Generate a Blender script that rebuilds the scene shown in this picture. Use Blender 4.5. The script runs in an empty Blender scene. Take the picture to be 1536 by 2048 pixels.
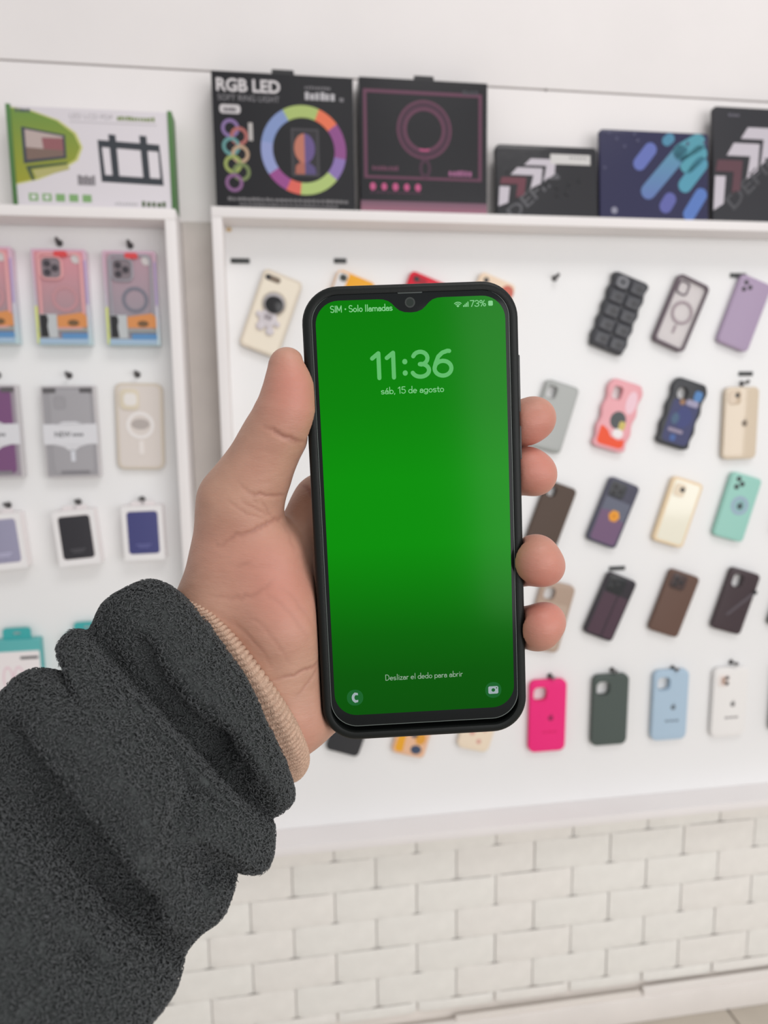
import bpy, bmesh, math, random
import numpy as np
from mathutils import Matrix, Vector
from mathutils.geometry import tessellate_polygon

scene = bpy.context.scene
COL = scene.collection
rng = np.random.default_rng(7)
random.seed(7)
PI = math.pi

# ------------------------------------------------------------------ camera
# metres; X runs along the shop wall, Y into it (wall face at y = 0), Z up, floor at z = 0
CAM_LOC = Vector((0.0, -1.30, 1.3298))
CAM_ROT = Matrix(((0.988986, 0.032926, -0.144303), (-0.147491, 0.137467, -0.979464), (-0.012412, 0.989959, 0.140809)))
cam_data = bpy.data.cameras.new('camera')
cam_data.sensor_fit = 'HORIZONTAL'
cam_data.sensor_width = 25.96
cam_data.lens = 24.0
cam_data.clip_start = 0.01
cam_data.dof.use_dof = True
cam_data.dof.focus_distance = 0.272
cam_data.dof.aperture_fstop = 10.5
cam = bpy.data.objects.new('camera', cam_data)
cam.matrix_world = Matrix.Translation(CAM_LOC) @ CAM_ROT.to_4x4()
COL.objects.link(cam)
scene.camera = cam

# ------------------------------------------------------------------ light
world = bpy.data.worlds.new('shop_ambient')
scene.world = world
world.use_nodes = True
bg = world.node_tree.nodes['Background']
bg.inputs[0].default_value = (1.0, 0.985, 0.985, 1)
bg.inputs[1].default_value = 0.47

def area(name, loc, target, size, power, color):
    d = bpy.data.lights.new(name, 'AREA')
    d.shape = 'RECTANGLE'; d.size, d.size_y = size; d.energy = power; d.color = color
    o = bpy.data.objects.new(name, d); COL.objects.link(o)
    o.location = loc
    o.rotation_euler = (Vector(target) - Vector(loc)).to_track_quat('-Z', 'Y').to_euler()
    return o
area('shopfront_daylight', (1.62, -3.2, 1.45), (0.40, 0.0, 0.55), (3.0, 1.7), 37, (1.0, .985, .985))
area('ceiling_light_panel', (0.7, -1.9, 3.5), (0.4, -0.1, 0.6), (1.4, 0.8), 16, (1.0, .98, .965))

vs = scene.view_settings
vs.view_transform = 'Standard'; vs.look = 'None'; vs.gamma = 1.0; vs.use_curve_mapping = False
vs.exposure = 0.17

# ------------------------------------------------------------------ helpers
MM = 0.001
def lin(c):
    return tuple(((v/255)/12.92 if v/255 <= .04045 else ((v/255+.055)/1.055)**2.4) for v in c)
EXPO = 0.86
_mats = {}
def mat(color, rough=0.55, name=None, metallic=0.0, spec=0.36, bump=0.0, bscale=400.0, coat=0.0,
        alpha=1.0, var=0.0, vscale=40.0, sss=0.0):
    """procedural Principled material; colour given as sRGB bytes seen in plain shop light"""
    key = (color, rough, metallic, spec, bump, bscale, coat, alpha, var, vscale, sss, name)
    if key in _mats: return _mats[key]
    m = bpy.data.materials.new(name or 'paint_%02x%02x%02x' % color)
    m.use_nodes = True
    nt = m.node_tree; b = nt.nodes['Principled BSDF']
    c = [min(.9, v/EXPO) for v in lin(color)]
    b.inputs['Base Color'].default_value = (*c, 1)
    b.inputs['Roughness'].default_value = rough
    b.inputs['Metallic'].default_value = metallic
    b.inputs['Specular IOR Level'].default_value = spec
    b.inputs['Coat Weight'].default_value = coat
    b.inputs['Coat Roughness'].default_value = 0.08
    b.inputs['Alpha'].default_value = alpha
    if var > 0 or bump > 0:
        tc = nt.nodes.new('ShaderNodeTexCoord')
    if var > 0:
        n = nt.nodes.new('ShaderNodeTexNoise'); n.inputs['Scale'].default_value = vscale; n.inputs['Detail'].default_value = 4
        nt.links.new(tc.outputs['Object'], n.inputs['Vector'])
        r = nt.nodes.new('ShaderNodeValToRGB')
        r.color_ramp.elements[0].position = .3; r.color_ramp.elements[1].position = .7
        r.color_ramp.elements[0].color = (*[v*(1-var) for v in c], 1)
        r.color_ramp.elements[1].color = (*[min(.95, v*(1+var)) for v in c], 1)
        nt.links.new(n.outputs['Fac'], r.inputs['Fac']); nt.links.new(r.outputs['Color'], b.inputs['Base Color'])
    if bump > 0:
        n2 = nt.nodes.new('ShaderNodeTexNoise'); n2.inputs['Scale'].default_value = bscale; n2.inputs['Detail'].default_value = 3
        nt.links.new(tc.outputs['Object'], n2.inputs['Vector'])
        bp = nt.nodes.new('ShaderNodeBump'); bp.inputs['Strength'].default_value = bump; bp.inputs['Distance'].default_value = 0.002
        nt.links.new(n2.outputs['Fac'], bp.inputs['Height']); nt.links.new(bp.outputs['Normal'], b.inputs['Normal'])
    _mats[key] = m
    return m
def grad_mat(c0, c1, axis, a, b_, rough=0.5, coat=0.0, name='printed_gradient'):
    """printed colour running from c0 to c1 along an object axis"""
    m = bpy.data.materials.new(name); m.use_nodes = True
    nt = m.node_tree; b = nt.nodes['Principled BSDF']
    tc = nt.nodes.new('ShaderNodeTexCoord'); sp = nt.nodes.new('ShaderNodeSeparateXYZ')
    mr = nt.nodes.new('ShaderNodeMapRange'); mr.inputs['From Min'].default_value = a; mr.inputs['From Max'].default_value = b_
    r = nt.nodes.new('ShaderNodeValToRGB')
    r.color_ramp.elements[0].color = (*[v/EXPO for v in lin(c0)], 1); r.color_ramp.elements[1].color = (*[v/EXPO for v in lin(c1)], 1)
    nt.links.new(tc.outputs['Object'], sp.inputs[0]); nt.links.new(sp.outputs[axis], mr.inputs['Value'])
    nt.links.new(mr.outputs[0], r.inputs['Fac']); nt.links.new(r.outputs['Color'], b.inputs['Base Color'])
    b.inputs['Roughness'].default_value = rough; b.inputs['Coat Weight'].default_value = coat
    return m

def link(o, parent=None):
    COL.objects.link(o)
    if parent is not None: o.parent = parent
    return o
def mesh_obj(name, verts, faces, material, parent=None, smooth=0.7):
    me = bpy.data.meshes.new(name)
    me.from_pydata([tuple(v) for v in verts], [], [tuple(f) for f in faces])
    me.validate(); me.update()
    if smooth:
        me.shade_smooth(); me.set_sharp_from_angle(angle=smooth)
    if material is not None: me.materials.append(material)
    return link(bpy.data.objects.new(name, me), parent)
def np_mesh(name, V, F, material, parent=None, smooth=True):
    """fast mesh from numpy arrays; F is an (n,k) index array"""
    me = bpy.data.meshes.new(name)
    n, k = F.shape
    me.vertices.add(len(V)); me.vertices.foreach_set('co', np.ascontiguousarray(V, dtype=np.float32).ravel())
    me.loops.add(n*k); me.loops.foreach_set('vertex_index', np.ascontiguousarray(F, dtype=np.int32).ravel())
    me.polygons.add(n); me.polygons.foreach_set('loop_start', np.arange(0, n*k, k, dtype=np.int32))
    me.update(calc_edges=True)
    if smooth: me.shade_smooth()
    if material is not None: me.materials.append(material)
    return link(bpy.data.objects.new(name, me), parent)
def thing(name, label, cat, loc=(0, 0, 0), rot=(0, 0, 0), group=None):
    o = bpy.data.objects.new(name, None); o.empty_display_size = .02
    COL.objects.link(o); o.location = loc; o.rotation_euler = rot
    return tag(o, label, cat, group)
def tag(o, label=None, cat=None, group=None, kind=None):
    if label: o['label'] = label
    if cat: o['category'] = cat
    if group: o['group'] = group
    if kind: o['kind'] = kind
    return o
def box_geo(x0, x1, y0, y1, z0, z1, bev=0.0):
    bm = bmesh.new()
    bmesh.ops.create_cube(bm, size=1.0)
    for v in bm.verts:
        v.co = Vector(((x0+x1)/2 + v.co.x*(x1-x0), (y0+y1)/2 + v.co.y*(y1-y0), (z0+z1)/2 + v.co.z*(z1-z0)))
    if bev > 0:
        bmesh.ops.bevel(bm, geom=bm.edges[:], offset=bev, segments=2, affect='EDGES', profile=.6)
    return bm
def bm_obj(name, bm, material, parent=None, smooth=0.7):
    me = bpy.data.meshes.new(name); bm.to_mesh(me); bm.free()
    if smooth: me.shade_smooth(); me.set_sharp_from_angle(angle=smooth)
    me.materials.append(material)
    return link(bpy.data.objects.new(name, me), parent)
def box(name, x0, x1, y0, y1, z0, z1, material, parent=None, bev=0.0015):
    return bm_obj(name, box_geo(x0, x1, y0, y1, z0, z1, bev), material, parent)

# flat outlines in millimetres
def rrect(w, h, r, cx=0., cy=0., n=6):
    r = min(r, w/2-.01, h/2-.01); pts = []
    for qx, qy, a0 in ((1, -1, -90), (1, 1, 0), (-1, 1, 90), (-1, -1, 180)):
        for i in range(n+1):
            a = math.radians(a0 + 90*i/n)
            pts.append((cx + qx*(w/2-r) + r*math.cos(a), cy + qy*(h/2-r) + r*math.sin(a)))
    return pts
def circ(cx, cy, r, n=24, ry=None):
    ry = ry or r
    return [(cx + r*math.cos(2*PI*i/n), cy + ry*math.sin(2*PI*i/n)) for i in range(n)]
def arc(cx, cy, ro, ri, a0, a1, n=14):
    """ring sector, angles clockwise from the top, degrees"""
    o = [(cx + ro*math.sin(math.radians(a0+(a1-a0)*i/n)), cy + ro*math.cos(math.radians(a0+(a1-a0)*i/n))) for i in range(n+1)]
    q = [(cx + ri*math.sin(math.radians(a0+(a1-a0)*i/n)), cy + ri*math.cos(math.radians(a0+(a1-a0)*i/n))) for i in range(n+1)]
    return o + q[::-1]
def ccw(p):
    s = sum(p[i][0]*p[(i+1) % len(p)][1] - p[(i+1) % len(p)][0]*p[i][1] for i in range(len(p)))
    return list(p) if s > 0 else list(p)[::-1]
def inset(p, d):
    q = []; n = len(p)
    for i in range(n):
        a, b, c = Vector(p[i-1]), Vector(p[i]), Vector(p[(i+1) % n])
        t = (c-a); t = t.normalized() if t.length > 1e-9 else Vector((1, 0))
        q.append((b.x - t.y*d, b.y + t.x*d))
    return q
def plate_geo(outer, holes, z0, z1, bev=0.0, bseg=3):
    """solid plate (mm) with through holes and a rounded front edge"""
    outer = ccw(outer); holes = [ccw(h)[::-1] for h in holes]
    V, F = [], []
    def ring(p, z):
        s = len(V); V.extend((x, y, z) for x, y in p); return list(range(s, s+len(p)))
    loops = [ring(outer, z0)]
    if bev > 0:
        loops.append(ring(outer, z1-bev))
        for i in range(1, bseg+1):
            a = PI/2*i/bseg
            loops.append(ring(inset(outer, bev*(1-math.cos(a))), z1-bev + bev*math.sin(a)))
    else:
        loops.append(ring(outer, z1))
    for a, b in zip(loops[:-1], loops[1:]):
        n = len(a)
        for i in range(n): F.append((a[i], a[(i+1) % n], b[(i+1) % n], b[i]))
    front, back = [loops[-1]], [loops[0]]
    for h in holes:
        hb, hf = ring(h, z0), ring(h, z1); n = len(hb)
        for i in range(n): F.append((hb[i], hb[(i+1) % n], hf[(i+1) % n], hf[i]))
        front.append(hf); back.append(hb)
    for grp, flip in ((front, False), (back, True)):
        idx = [i for l in grp for i in l]
        for t in tessellate_polygon([[Vector(V[i]) for i in l] for l in grp]):
            t = [idx[i] for i in t]
            a, b, c = (Vector(V[i]) for i in t)
            up = (b-a).cross(c-a).z > 0
            F.append(tuple(t) if up != flip else tuple(t[::-1]))
    return V, F
def plate(name, outer, z0, z1, material, parent=None, holes=(), bev=0.0, bseg=3):
    V, F = plate_geo(outer, holes, z0, z1, bev, bseg)
    return mesh_obj(name, [(x*MM, y*MM, z*MM) for x, y, z in V], F, material, parent)
def text(name, s, cx, cy, w, h, material, parent=None, z=0.0, bold=0.0, rot=0.0, depth=0.05, align='c'):
    """real lettering, scaled to w x h millimetres about (cx, cy)"""
    cu = bpy.data.curves.new(name, 'FONT'); cu.body = s; cu.size = 1.0; cu.offset = bold; cu.resolution_u = 4
    tmp = bpy.data.objects.new(name, cu)
    me = bpy.data.meshes.new_from_object(tmp)
    bpy.data.objects.remove(tmp); bpy.data.curves.remove(cu)
    P = np.array([v.co[:] for v in me.vertices]); lo, hi = P.min(0), P.max(0)
    c, sn = math.cos(rot), math.sin(rot)
    for v in me.vertices:
        x = ((v.co.x-lo[0])/(hi[0]-lo[0])-.5)*w; y = ((v.co.y-lo[1])/(hi[1]-lo[1])-.5)*h
        v.co = ((cx + c*x - sn*y)*MM, (cy + sn*x + c*y)*MM, (z+depth)*MM)
    me.name = name; me.materials.append(material)
    return link(bpy.data.objects.new(name, me), parent)
# rounded sans lettering built from pen strokes; one unit = cap height
def _a(cx, cy, rx, ry, a0, a1, n=10):
    return [(cx + rx*math.cos(math.radians(a0+(a1-a0)*i/n)), cy + ry*math.sin(math.radians(a0+(a1-a0)*i/n))) for i in range(n+1)]
_bowl = lambda x0=0.: _a(.27+x0, .27, .23, .27, 0, 360, 20)
GLYPH = {
 ' ': (.28, []), '1': (.42, [[(.04, .80), (.26, 1.0), (.26, 0)]]), ':': (.30, [[(.15, .16), (.15, .17)], [(.15, .62), (.15, .63)]]),
 '3': (.66, [_a(.30, .74, .25, .26, 160, -80, 12) + [(.28, .5)] + _a(.30, .25, .29, .26, 85, -160, 14)]),
 '6': (.68, [_a(.33, .30, .29, .30, 0, 360, 24), [(.05, .34)] + [(.08, .5), (.18, .78), (.32, .93), (.50, 1.0), (.56, .99)]]),
 '5': (.64, [[(.52, 1.0), (.13, 1.0), (.09, .56)] + _a(.28, .31, .28, .31, 125, -150, 14)]),
 '7': (.60, [[(.04, 1.0), (.54, 1.0), (.20, 0)]]), '%': (.90, [_a(.20, .78, .16, .21, 0, 360, 16), _a(.68, .22, .16, .21, 0, 360, 16), [(.66, 1.0), (.22, 0)]]),
 'S': (.66, [_a(.31, .75, .25, .25, 35, 250, 14) + [(.31, .51)] + _a(.31, .25, .27, .25, 70, -145, 14)]), 'I': (.26, [[(.12, 1), (.12, 0)]]),
 'M': (.88, [[(.08, 0), (.08, 1), (.42, .22), (.76, 1), (.76, 0)]]), '\u2022': (.40, [_a(.2, .45, .06, .06, 0, 360, 8)]),
 'D': (.74, [[(.08, 0), (.08, 1), (.26, 1)] + _a(.28, .5, .36, .5, 85, -85, 14) + [(.26, 0), (.08, 0)]]),
 'o': (.60, [_bowl(.02)]), 'l': (.26, [[(.13, 1.03), (.13, 0)]]), 'a': (.56, [_a(.265, .35, .19, .19, 165, 0, 10) + [(.455, 0)], [(.455, .32), (.25, .31)] + _a(.22, .155, .17, .155, 90, 270, 10) + [(.30, .01), (.455, .12)]]),
 'm': (.90, [[(.08, .54), (.08, 0)], [(.08, .36)] + _a(.26, .34, .18, .20, 170, 0, 8) + [(.44, 0)], [(.44, .36)] + _a(.62, .34, .18, .20, 170, 0, 8) + [(.80, 0)]]),
 'd': (.60, [_bowl(), [(.50, 1.03), (.50, 0)]]), 'b': (.60, [_bowl(.05), [(.08, 1.03), (.08, 0)]]), 'p': (.60, [_bowl(.05), [(.08, .54), (.08, -.25)]]),
 's': (.50, [_a(.23, .405, .18, .135, 30, 250, 10) + [(.24, .275)] + _a(.23, .135, .19, .135, 70, -150, 10)]),
 '\u00e1': (.56, [_a(.265, .35, .19, .19, 165, 0, 10) + [(.455, 0)], [(.455, .32), (.25, .31)] + _a(.22, .155, .17, .155, 90, 270, 10) + [(.30, .01), (.455, .12)], [(.24, .70), (.36, .86)]]), ',': (.26, [[(.14, .04), (.08, -.14)]]),
 'e': (.58, [[(.05, .29), (.50, .29)] + _a(.275, .27, .23, .27, 5, 310, 16)]), 'g': (.60, [_bowl(), [(.50, .54), (.50, -.06)] + _a(.27, -.04, .23, .20, 0, -150, 10)]),
 't': (.38, [[(.17, .78), (.17, .14)] + _a(.30, .14, .13, .14, 180, 290, 6), [(.03, .54), (.33, .54)]]),
 'z': (.50, [[(.05, .54), (.42, .54), (.05, 0), (.44, 0)]]), 'i': (.24, [[(.12, .54), (.12, 0)], [(.12, .78), (.12, .79)]]),
 'r': (.40, [[(.08, .54), (.08, 0)], [(.08, .32)] + _a(.30, .30, .22, .24, 170, 80, 6)]),
}
def stroke_text(name, s, cx, cy, w, cap, material, parent=None, z=0.0, pen=.11, track=.02):
    polys = []; x = 0.
    for ch in s:
        adv, st = GLYPH[ch]
        polys += [[(px+x, py) for px, py in p] for p in st]; x += adv + track
    sx = w/x; V, F = [], []; r = pen*cap/2
    def dot(px, py, rr):
        b = len(V); V.extend((px+rr*math.cos(2*PI*k/12), py+rr*math.sin(2*PI*k/12)) for k in range(12)); F.append(tuple(range(b, b+12)))
    for p in polys:
        q = [(cx - w/2 + a*sx, cy - cap/2 + b*cap) for a, b in p]
        small = len(p) == 2 and abs(p[0][0]-p[1][0]) < .02 and abs(p[0][1]-p[1][1]) < .02
        for k, (a, b) in enumerate(zip(q[:-1], q[1:])):
            d = math.hypot(b[0]-a[0], b[1]-a[1]);
            if d < 1e-6: continue
            nx, ny = -(b[1]-a[1])/d*r, (b[0]-a[0])/d*r; i = len(V)
            V.extend([(a[0]-nx, a[1]-ny), (b[0]-nx, b[1]-ny), (b[0]+nx, b[1]+ny), (a[0]+nx, a[1]+ny)]); F.append((i, i+1, i+2, i+3))
        for pt in q: dot(*pt, r*(1.25 if small else 1))
    return mesh_obj(name, [(a*MM, b*MM, (z+.05)*MM) for a, b in V], F, material, parent, 0)
def tube_geo(pts, r, n=8, cap=True):
    V, F = [], []
    pts = [Vector(p) for p in pts]
    for i, p in enumerate(pts):
        t = (pts[min(i+1, len(pts)-1)] - pts[max(i-1, 0)]).normalized()
        u = t.cross(Vector((0, 0, 1)));
        if u.length < .1: u = t.cross(Vector((0, 1, 0)))
        u.normalize(); w = t.cross(u)
        rr = r[i] if isinstance(r, (list, tuple)) else r
        V += [tuple(p + u*rr*math.cos(2*PI*k/n) + w*rr*math.sin(2*PI*k/n)) for k in range(n)]
    for i in range(len(pts)-1):
        for k in range(n): F.append((i*n+k, i*n+(k+1) % n, (i+1)*n+(k+1) % n, (i+1)*n+k))
    if cap: F.append(tuple(range(n))[::-1]); F.append(tuple(range((len(pts)-1)*n, len(pts)*n)))
    return V, F

# ------------------------------------------------------------------ the room
WHITE = mat((225, 221, 220), .5, 'white_melamine', var=.02, vscale=6)
WALLP = mat((224, 220, 219), .6, 'painted_board', var=.025, vscale=5, bump=.05, bscale=60)
wall = tag(box('wall_back', -1.6, 2.4, 0.012, 0.15, 0.0, 2.9, mat((228, 221, 214), .8, 'wall_render', var=.03, vscale=9), bev=0), kind='structure')
box('wall_board', -1.6, 2.4, 0.0, 0.012, 1.8945, 2.9, WALLP, wall, .0012)
box('wall_board', -1.6, 2.4, 0.0, 0.012, 0.5, 1.8915, WALLP, wall, .0012)
box('gap_shade_strip', -.1495, -.0955, -.004, .0, .515, 1.652, mat((188, 182, 177), .7, 'gap_shade_grey', var=.05, vscale=14), wall, .0008)  # darker strip added in the gap: shade between the frames put into colour
# small filled screw hole on the joint between the boards
plate('screw_head', circ(0, 0, 2.6, 14), 0, .5, mat((120, 112, 110), .6), wall, bev=.3).matrix_local = Matrix.Translation((.493, 0, 1.8925)) @ Matrix.Rotation(PI/2, 4, 'X')

# painted foam bricks below the display, every brick a piece
brick_mats = [mat((232, 226, 221), .75, 'foam_brick_a', var=.03, vscale=30, bump=.35, bscale=120),
              mat((231, 225, 220), .75, 'foam_brick_b', var=.03, vscale=30, bump=.35, bscale=120),
              mat((233, 226, 221), .75, 'foam_brick_c', var=.03, vscale=30, bump=.35, bscale=120)]
BW, BH = 0.1675, 0.0675
def brick_mesh(w, h, seed, m):
    r = random.Random(seed); bm = bmesh.new()
    bmesh.ops.create_grid(bm, x_segments=12, y_segments=6, size=.5)
    for v in bm.verts:
        ex = (.5-abs(v.co.x))*w; ez = (.5-abs(v.co.y))*h
        d = -.0034*min(1, ex/.010)**.6 - .0012*min(1, ez/.008)
        edge = min(ex, ez)
        v.co = Vector((v.co.x*w, d + (r.uniform(-.0006, .0006) if edge > 1e-6 else 0), v.co.y*h))
    bmesh.ops.reverse_faces(bm, faces=bm.faces[:])
    me = bpy.data.meshes.new('brick'); bm.to_mesh(me); bm.free()
    me.shade_smooth(); me.materials.append(m)
    if me.polygons[0].normal.y > 0: me.flip_normals()
    return me
full = [brick_mesh(BW-.0018, BH-.0004, i, brick_mats[i % 3]) for i in range(6)]
row_tops = [0.508 - BH*i for i in range(7)]
for ri, zt in enumerate(row_tops):
    off = -.001 + (0 if ri % 2 == 1 else BW/2)
    if ri == 6:
        me_row = [brick_mesh(BW-.0035, .024, 30+i, brick_mats[i % 3]) for i in range(3)]
        zc = zt - .0125
    else:
        me_row, zc = full, zt - BH/2
    for k in range(-6, 11):
        o = bpy.data.objects.new('brick', me_row[(k*5+ri*3) % len(me_row)])
        link(o, wall); o.location = (off + k*BW + BW/2, 0.0085 + random.uniform(-.0006, .0006), zc)
        o.rotation_euler = (0, random.uniform(-.006, .006), 0)

floor = tag(box('floor', -1.6, 2.4, -3.2, 0.15, -.06, -.004, mat((150, 142, 132), .7, 'floor_grout'), bev=0), kind='structure')
TILE = mat((186, 178, 166), .35, 'floor_tile', var=.05, vscale=10)
tile_me = None
for i in range(-3, 4):
    for j in range(5):
        if tile_me is None:
            t = box('floor_tile', -.221, .221, -.221, .221, -.004, 0, TILE, floor, .0015); tile_me = t.data
        else:
            t = link(bpy.data.objects.new('floor_tile', tile_me), floor)
        t.location = (.949 - .2235 + i*.447, -.012 - .2235 - j*.447, 0)
bb = tag(box('baseboard_back', -1.6, 2.4, -.016, .0, 0.0, .058, mat((226, 221, 217), .45, 'painted_skirting', var=.03, vscale=12), bev=.002), kind='structure')
box('skirting_cap', .75, 2.4, -.011, .0, .058, .074, mat((228, 223, 219), .5, 'skirting_cap'), bb, .002)
box('skirting_cap', .33, .745, -.010, .0, .058, .067, mat((222, 216, 210), .5, 'skirting_cap'), bb, .002)

# ------------------------------------------------------------------ wall displays
FY, PY = -.070, -.010        # front edge of the frames, face of their back panels
def display(name, label, x0, x1, ztop, zbot, th, left=True, right=True):
    root = thing(name, label, 'display frame', ((x0+x1)/2, 0, zbot)); ox, oz = (x0+x1)/2, zbot
    def b(n, a0, a1, y0, y1, c0, c1, m=WHITE): return box(n, a0-ox, a1-ox, y0, y1, c0-oz, c1-oz, m, root, .0012)
    b('back_panel', x0+.002, x1-.002, PY, -.0005, zbot+th, ztop-th, mat((231, 230, 229), .42, 'white_backboard', var=.012, vscale=5))
    b('top_shelf', x0, x1, FY, -.0005, ztop-th, ztop)
    b('bottom_ledge', x0, x1, FY, -.0005, zbot, zbot+th)
    if left: b('side_board', x0, x0+.0165, FY, -.0005, zbot+th, ztop-th)
    if right: b('side_board', x1-.0175, x1, FY, -.0005, zbot+th, ztop-th)
    return root, Vector((ox, 0, oz))
DL, DLo = display('wall_display_frame', 'white wall display frame hung with boxed accessories, partly cut off at the photo edge', -.80, -.1505, 1.6545, .514, .0165)
DM, DMo = display('wall_display_frame', 'wide white wall display frame hung with bare phone cases behind the hand', -.0945, 1.62, 1.6605, .514, .0165)
stain = plate('wood_stain', rrect(9, 7, 3), 0, .3, mat((196, 170, 130), .7), DM)
stain.matrix_local = Matrix.Translation(Vector((-.071, PY-.0002, 1.639))-DMo) @ Matrix.Rotation(PI/2, 4, 'X')
HOOKM = mat((92, 90, 90), .35, 'dark_hook', metallic=.6)
def hook(root, o, x, z, L=.034, r=.0021, tip=.0042):
    V, F = tube_geo([(0, 0, 0), (0, -L, .0015), (0, -L-.003, .004)], [r, r, r], 8)
    V2, F2 = tube_geo([(0, -L-.001, .002), (0, -L-.006, .004)], [tip, tip*.8], 10)
    V3, F3 = tube_geo([(0, 0, 0), (0, -.002, 0)], [.006, .005], 10)
    n = len(V); F += [tuple(i+n for i in f) for f in F2]; V += V2
    n = len(V); F += [tuple(i+n for i in f) for f in F3]; V += V3
    h = mesh_obj('hook', V, F, HOOKM, root); h.location = Vector((x, PY, z))-o
def strip(root, o, x0, x1, z):
    h = box('label_strip', -(x1-x0)/2, (x1-x0)/2, -.0022, 0, -.0042, .0042, mat((62, 64, 64), .5, 'black_tape'), root, .0008)
    h.location = Vector(((x0+x1)/2, PY, z))-o
for x, z in ((-.352, 1.611), (-.238, 1.6095), (-.466, 1.612), (-.352, 1.396), (-.239, 1.397), (-.467, 1.397), (-.352, 1.180), (-.2435, 1.181), (-.4685, 1.178)):
    hook(DL, DLo, x*.985, z, .011, .0016, .0036)
for x0, x1, z in ((-.070, -.038, 1.588), (.107, .129, 1.591), (.8617, .895, 1.5775), (.891, .921, 1.393), (.6365, .670, 1.017)):
    strip(DM, DMo, x0, x1, z)
hook(DM, DMo, .512, 1.567, .013, .0016, .0038)
for x, z in ((.519, .8045), (.650, .808), (.7814, .803), (.9115, .807), (.8994, 1.374)):
    hook(DM, DMo, x, z, .015, .0018, .0040)

# ------------------------------------------------------------------ smartphone
PHONE_M = Matrix(((0.994122, -0.024032, -0.105564, 0.052018), (-0.104560, 0.039772, -0.993723, -1.034331), (0.028080, 0.998920, 0.037025, 1.289601), (0.000000, 0.000000, 0.000000, 1.000000)))          # phone-centred frame: x right, y up, z out of the screen
phone = thing('smartphone', 'black-cased smartphone with a glowing green lock screen held in the hand', 'smartphone')
phone.matrix_world = PHONE_M
TPU = mat((20, 23, 22), .42, 'black_soft_case', spec=.24, bump=.03, bscale=900)
GLASS = mat((24, 27, 28), .13, 'black_front_glass', spec=.18)
co = rrect(80, 172.8, 13.5, n=12)
def case_geo():
    # tray: rounded side wall with two fine ridges, raised lip, floor behind the phone
    prof = [(2.2, -5.5), (.9, -5.1), (.2, -4.0), (0, -2.4), (0, .4), (.25, .9), (.25, 1.6), (0, 2.0), (.05, 3.2), (.35, 4.2), (.9, 4.75), (1.7, 5.05), (2.7, 5.05), (3.3, 4.9), (3.6, 4.3), (3.65, -3.6)]
    V, F = [], []; n = len(co)
    for d, z in prof: V += [(x, y, z) for x, y in inset(ccw(co), d)]
    for i in range(len(prof)-1):
        for k in range(n): F.append((i*n+k, i*n+(k+1) % n, (i+1)*n+(k+1) % n, (i+1)*n+k))
    F.append(tuple(range(n))[::-1]); F.append(tuple(range((len(prof)-1)*n, len(prof)*n)))
    return [(x*MM, y*MM, z*MM) for x, y, z in V], F
pc = mesh_obj('protective_case', *case_geo(), TPU, phone, .6)
for y0, y1 in ((38, 59.5), (20, 33)):
    bm = box_geo(39.4*MM, 40.9*MM, y0*MM, y1*MM, -1.7*MM, 1.7*MM, .0006)
    bm_obj('side_button', bm, mat((58, 60, 60), .35, 'black_button'), pc)
gl = plate('front_glass', rrect(72.7, 163.6, 10.2, 0, 1.35, 12), -3.4, 4.75, GLASS, phone, bev=.35)
plate('glass_rim', rrect(73.0, 163.9, 10.3, 0, 1.35, 12), 4.2, 4.62, mat((96, 104, 100), .25, 'screen_protector_edge'), phone, holes=[rrect(72.3, 163.2, 10.0, 0, 1.35, 12)])

def emit(color, name, strength=1.0):
    m = bpy.data.materials.new(name); m.use_nodes = True
    b = m.node_tree.nodes['Principled BSDF']
    b.inputs['Base Color'].default_value = (0, 0, 0, 1); b.inputs['Roughness'].default_value = .13
    b.inputs['Specular IOR Level'].default_value = .12
    b.inputs['Emission Color'].default_value = (*lin(color), 1); b.inputs['Emission Strength'].default_value = strength/2**vs.exposure
    return m
def screen_mat():
    m = emit((0, 130, 0), 'green_wallpaper_display')
    nt = m.node_tree; b = nt.nodes['Principled BSDF']
    tc = nt.nodes.new('ShaderNodeTexCoord'); sp = nt.nodes.new('ShaderNodeSeparateXYZ')
    mr = nt.nodes.new('ShaderNodeMapRange'); mr.inputs['From Min'].default_value = -.076; mr.inputs['From Max'].default_value = .081
    r = nt.nodes.new('ShaderNodeValToRGB'); e = r.color_ramp.elements
    e[0].position = 0; e[0].color = (0, lin((0, 80, 0))[1], 0, 1)
    e[1].position = 1; e[1].color = (0, lin((0, 122, 0))[1], 0, 1)
    for p, g in ((.1, 86), (.2, 100), (.32, 124), (.42, 140), (.58, 142), (.75, 130)):
        q = e.new(p); q.color = (0, lin((0, g, 0))[1], 0, 1)
    nt.links.new(tc.outputs['Object'], sp.inputs[0]); nt.links.new(sp.outputs['Y'], mr.inputs['Value'])
    nt.links.new(mr.outputs[0], r.inputs['Fac']); nt.links.new(r.outputs['Color'], b.inputs['Emission Color'])
    return m
notch = [(-12, 80.9), (-10, 80.75), (-8.2, 80.2), (-6.8, 79.2), (-5.6, 77.9), (-4.2, 76.7), (-2.3, 76.0), (0, 75.8)]
notch += [(-x, y) for x, y in notch[:-1][::-1]]
def screen_outline():
    b = rrect(69.9, 156.9, 8.6, 0, 2.45, 10)          # starts lower right, counter-clockwise
    k = 22                                           # after the upper-right corner
    return b[:k] + [(x, y) for x, y in notch[::-1]] + b[k:]
scr = plate('display', screen_outline(), 4.70, 4.80, screen_mat(), phone)
ZS = 4.80
T1 = emit((132, 205, 140), 'screen_text_pale'); T2 = emit((98, 188, 108), 'screen_clock_green'); T3 = emit((148, 172, 150), 'screen_hint_grey')
T4 = emit((24, 98, 42), 'screen_button_disc'); T5 = emit((158, 172, 176), 'screen_icon_pale'); T6 = emit((36, 140, 44), 'screen_text_dim')
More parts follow.
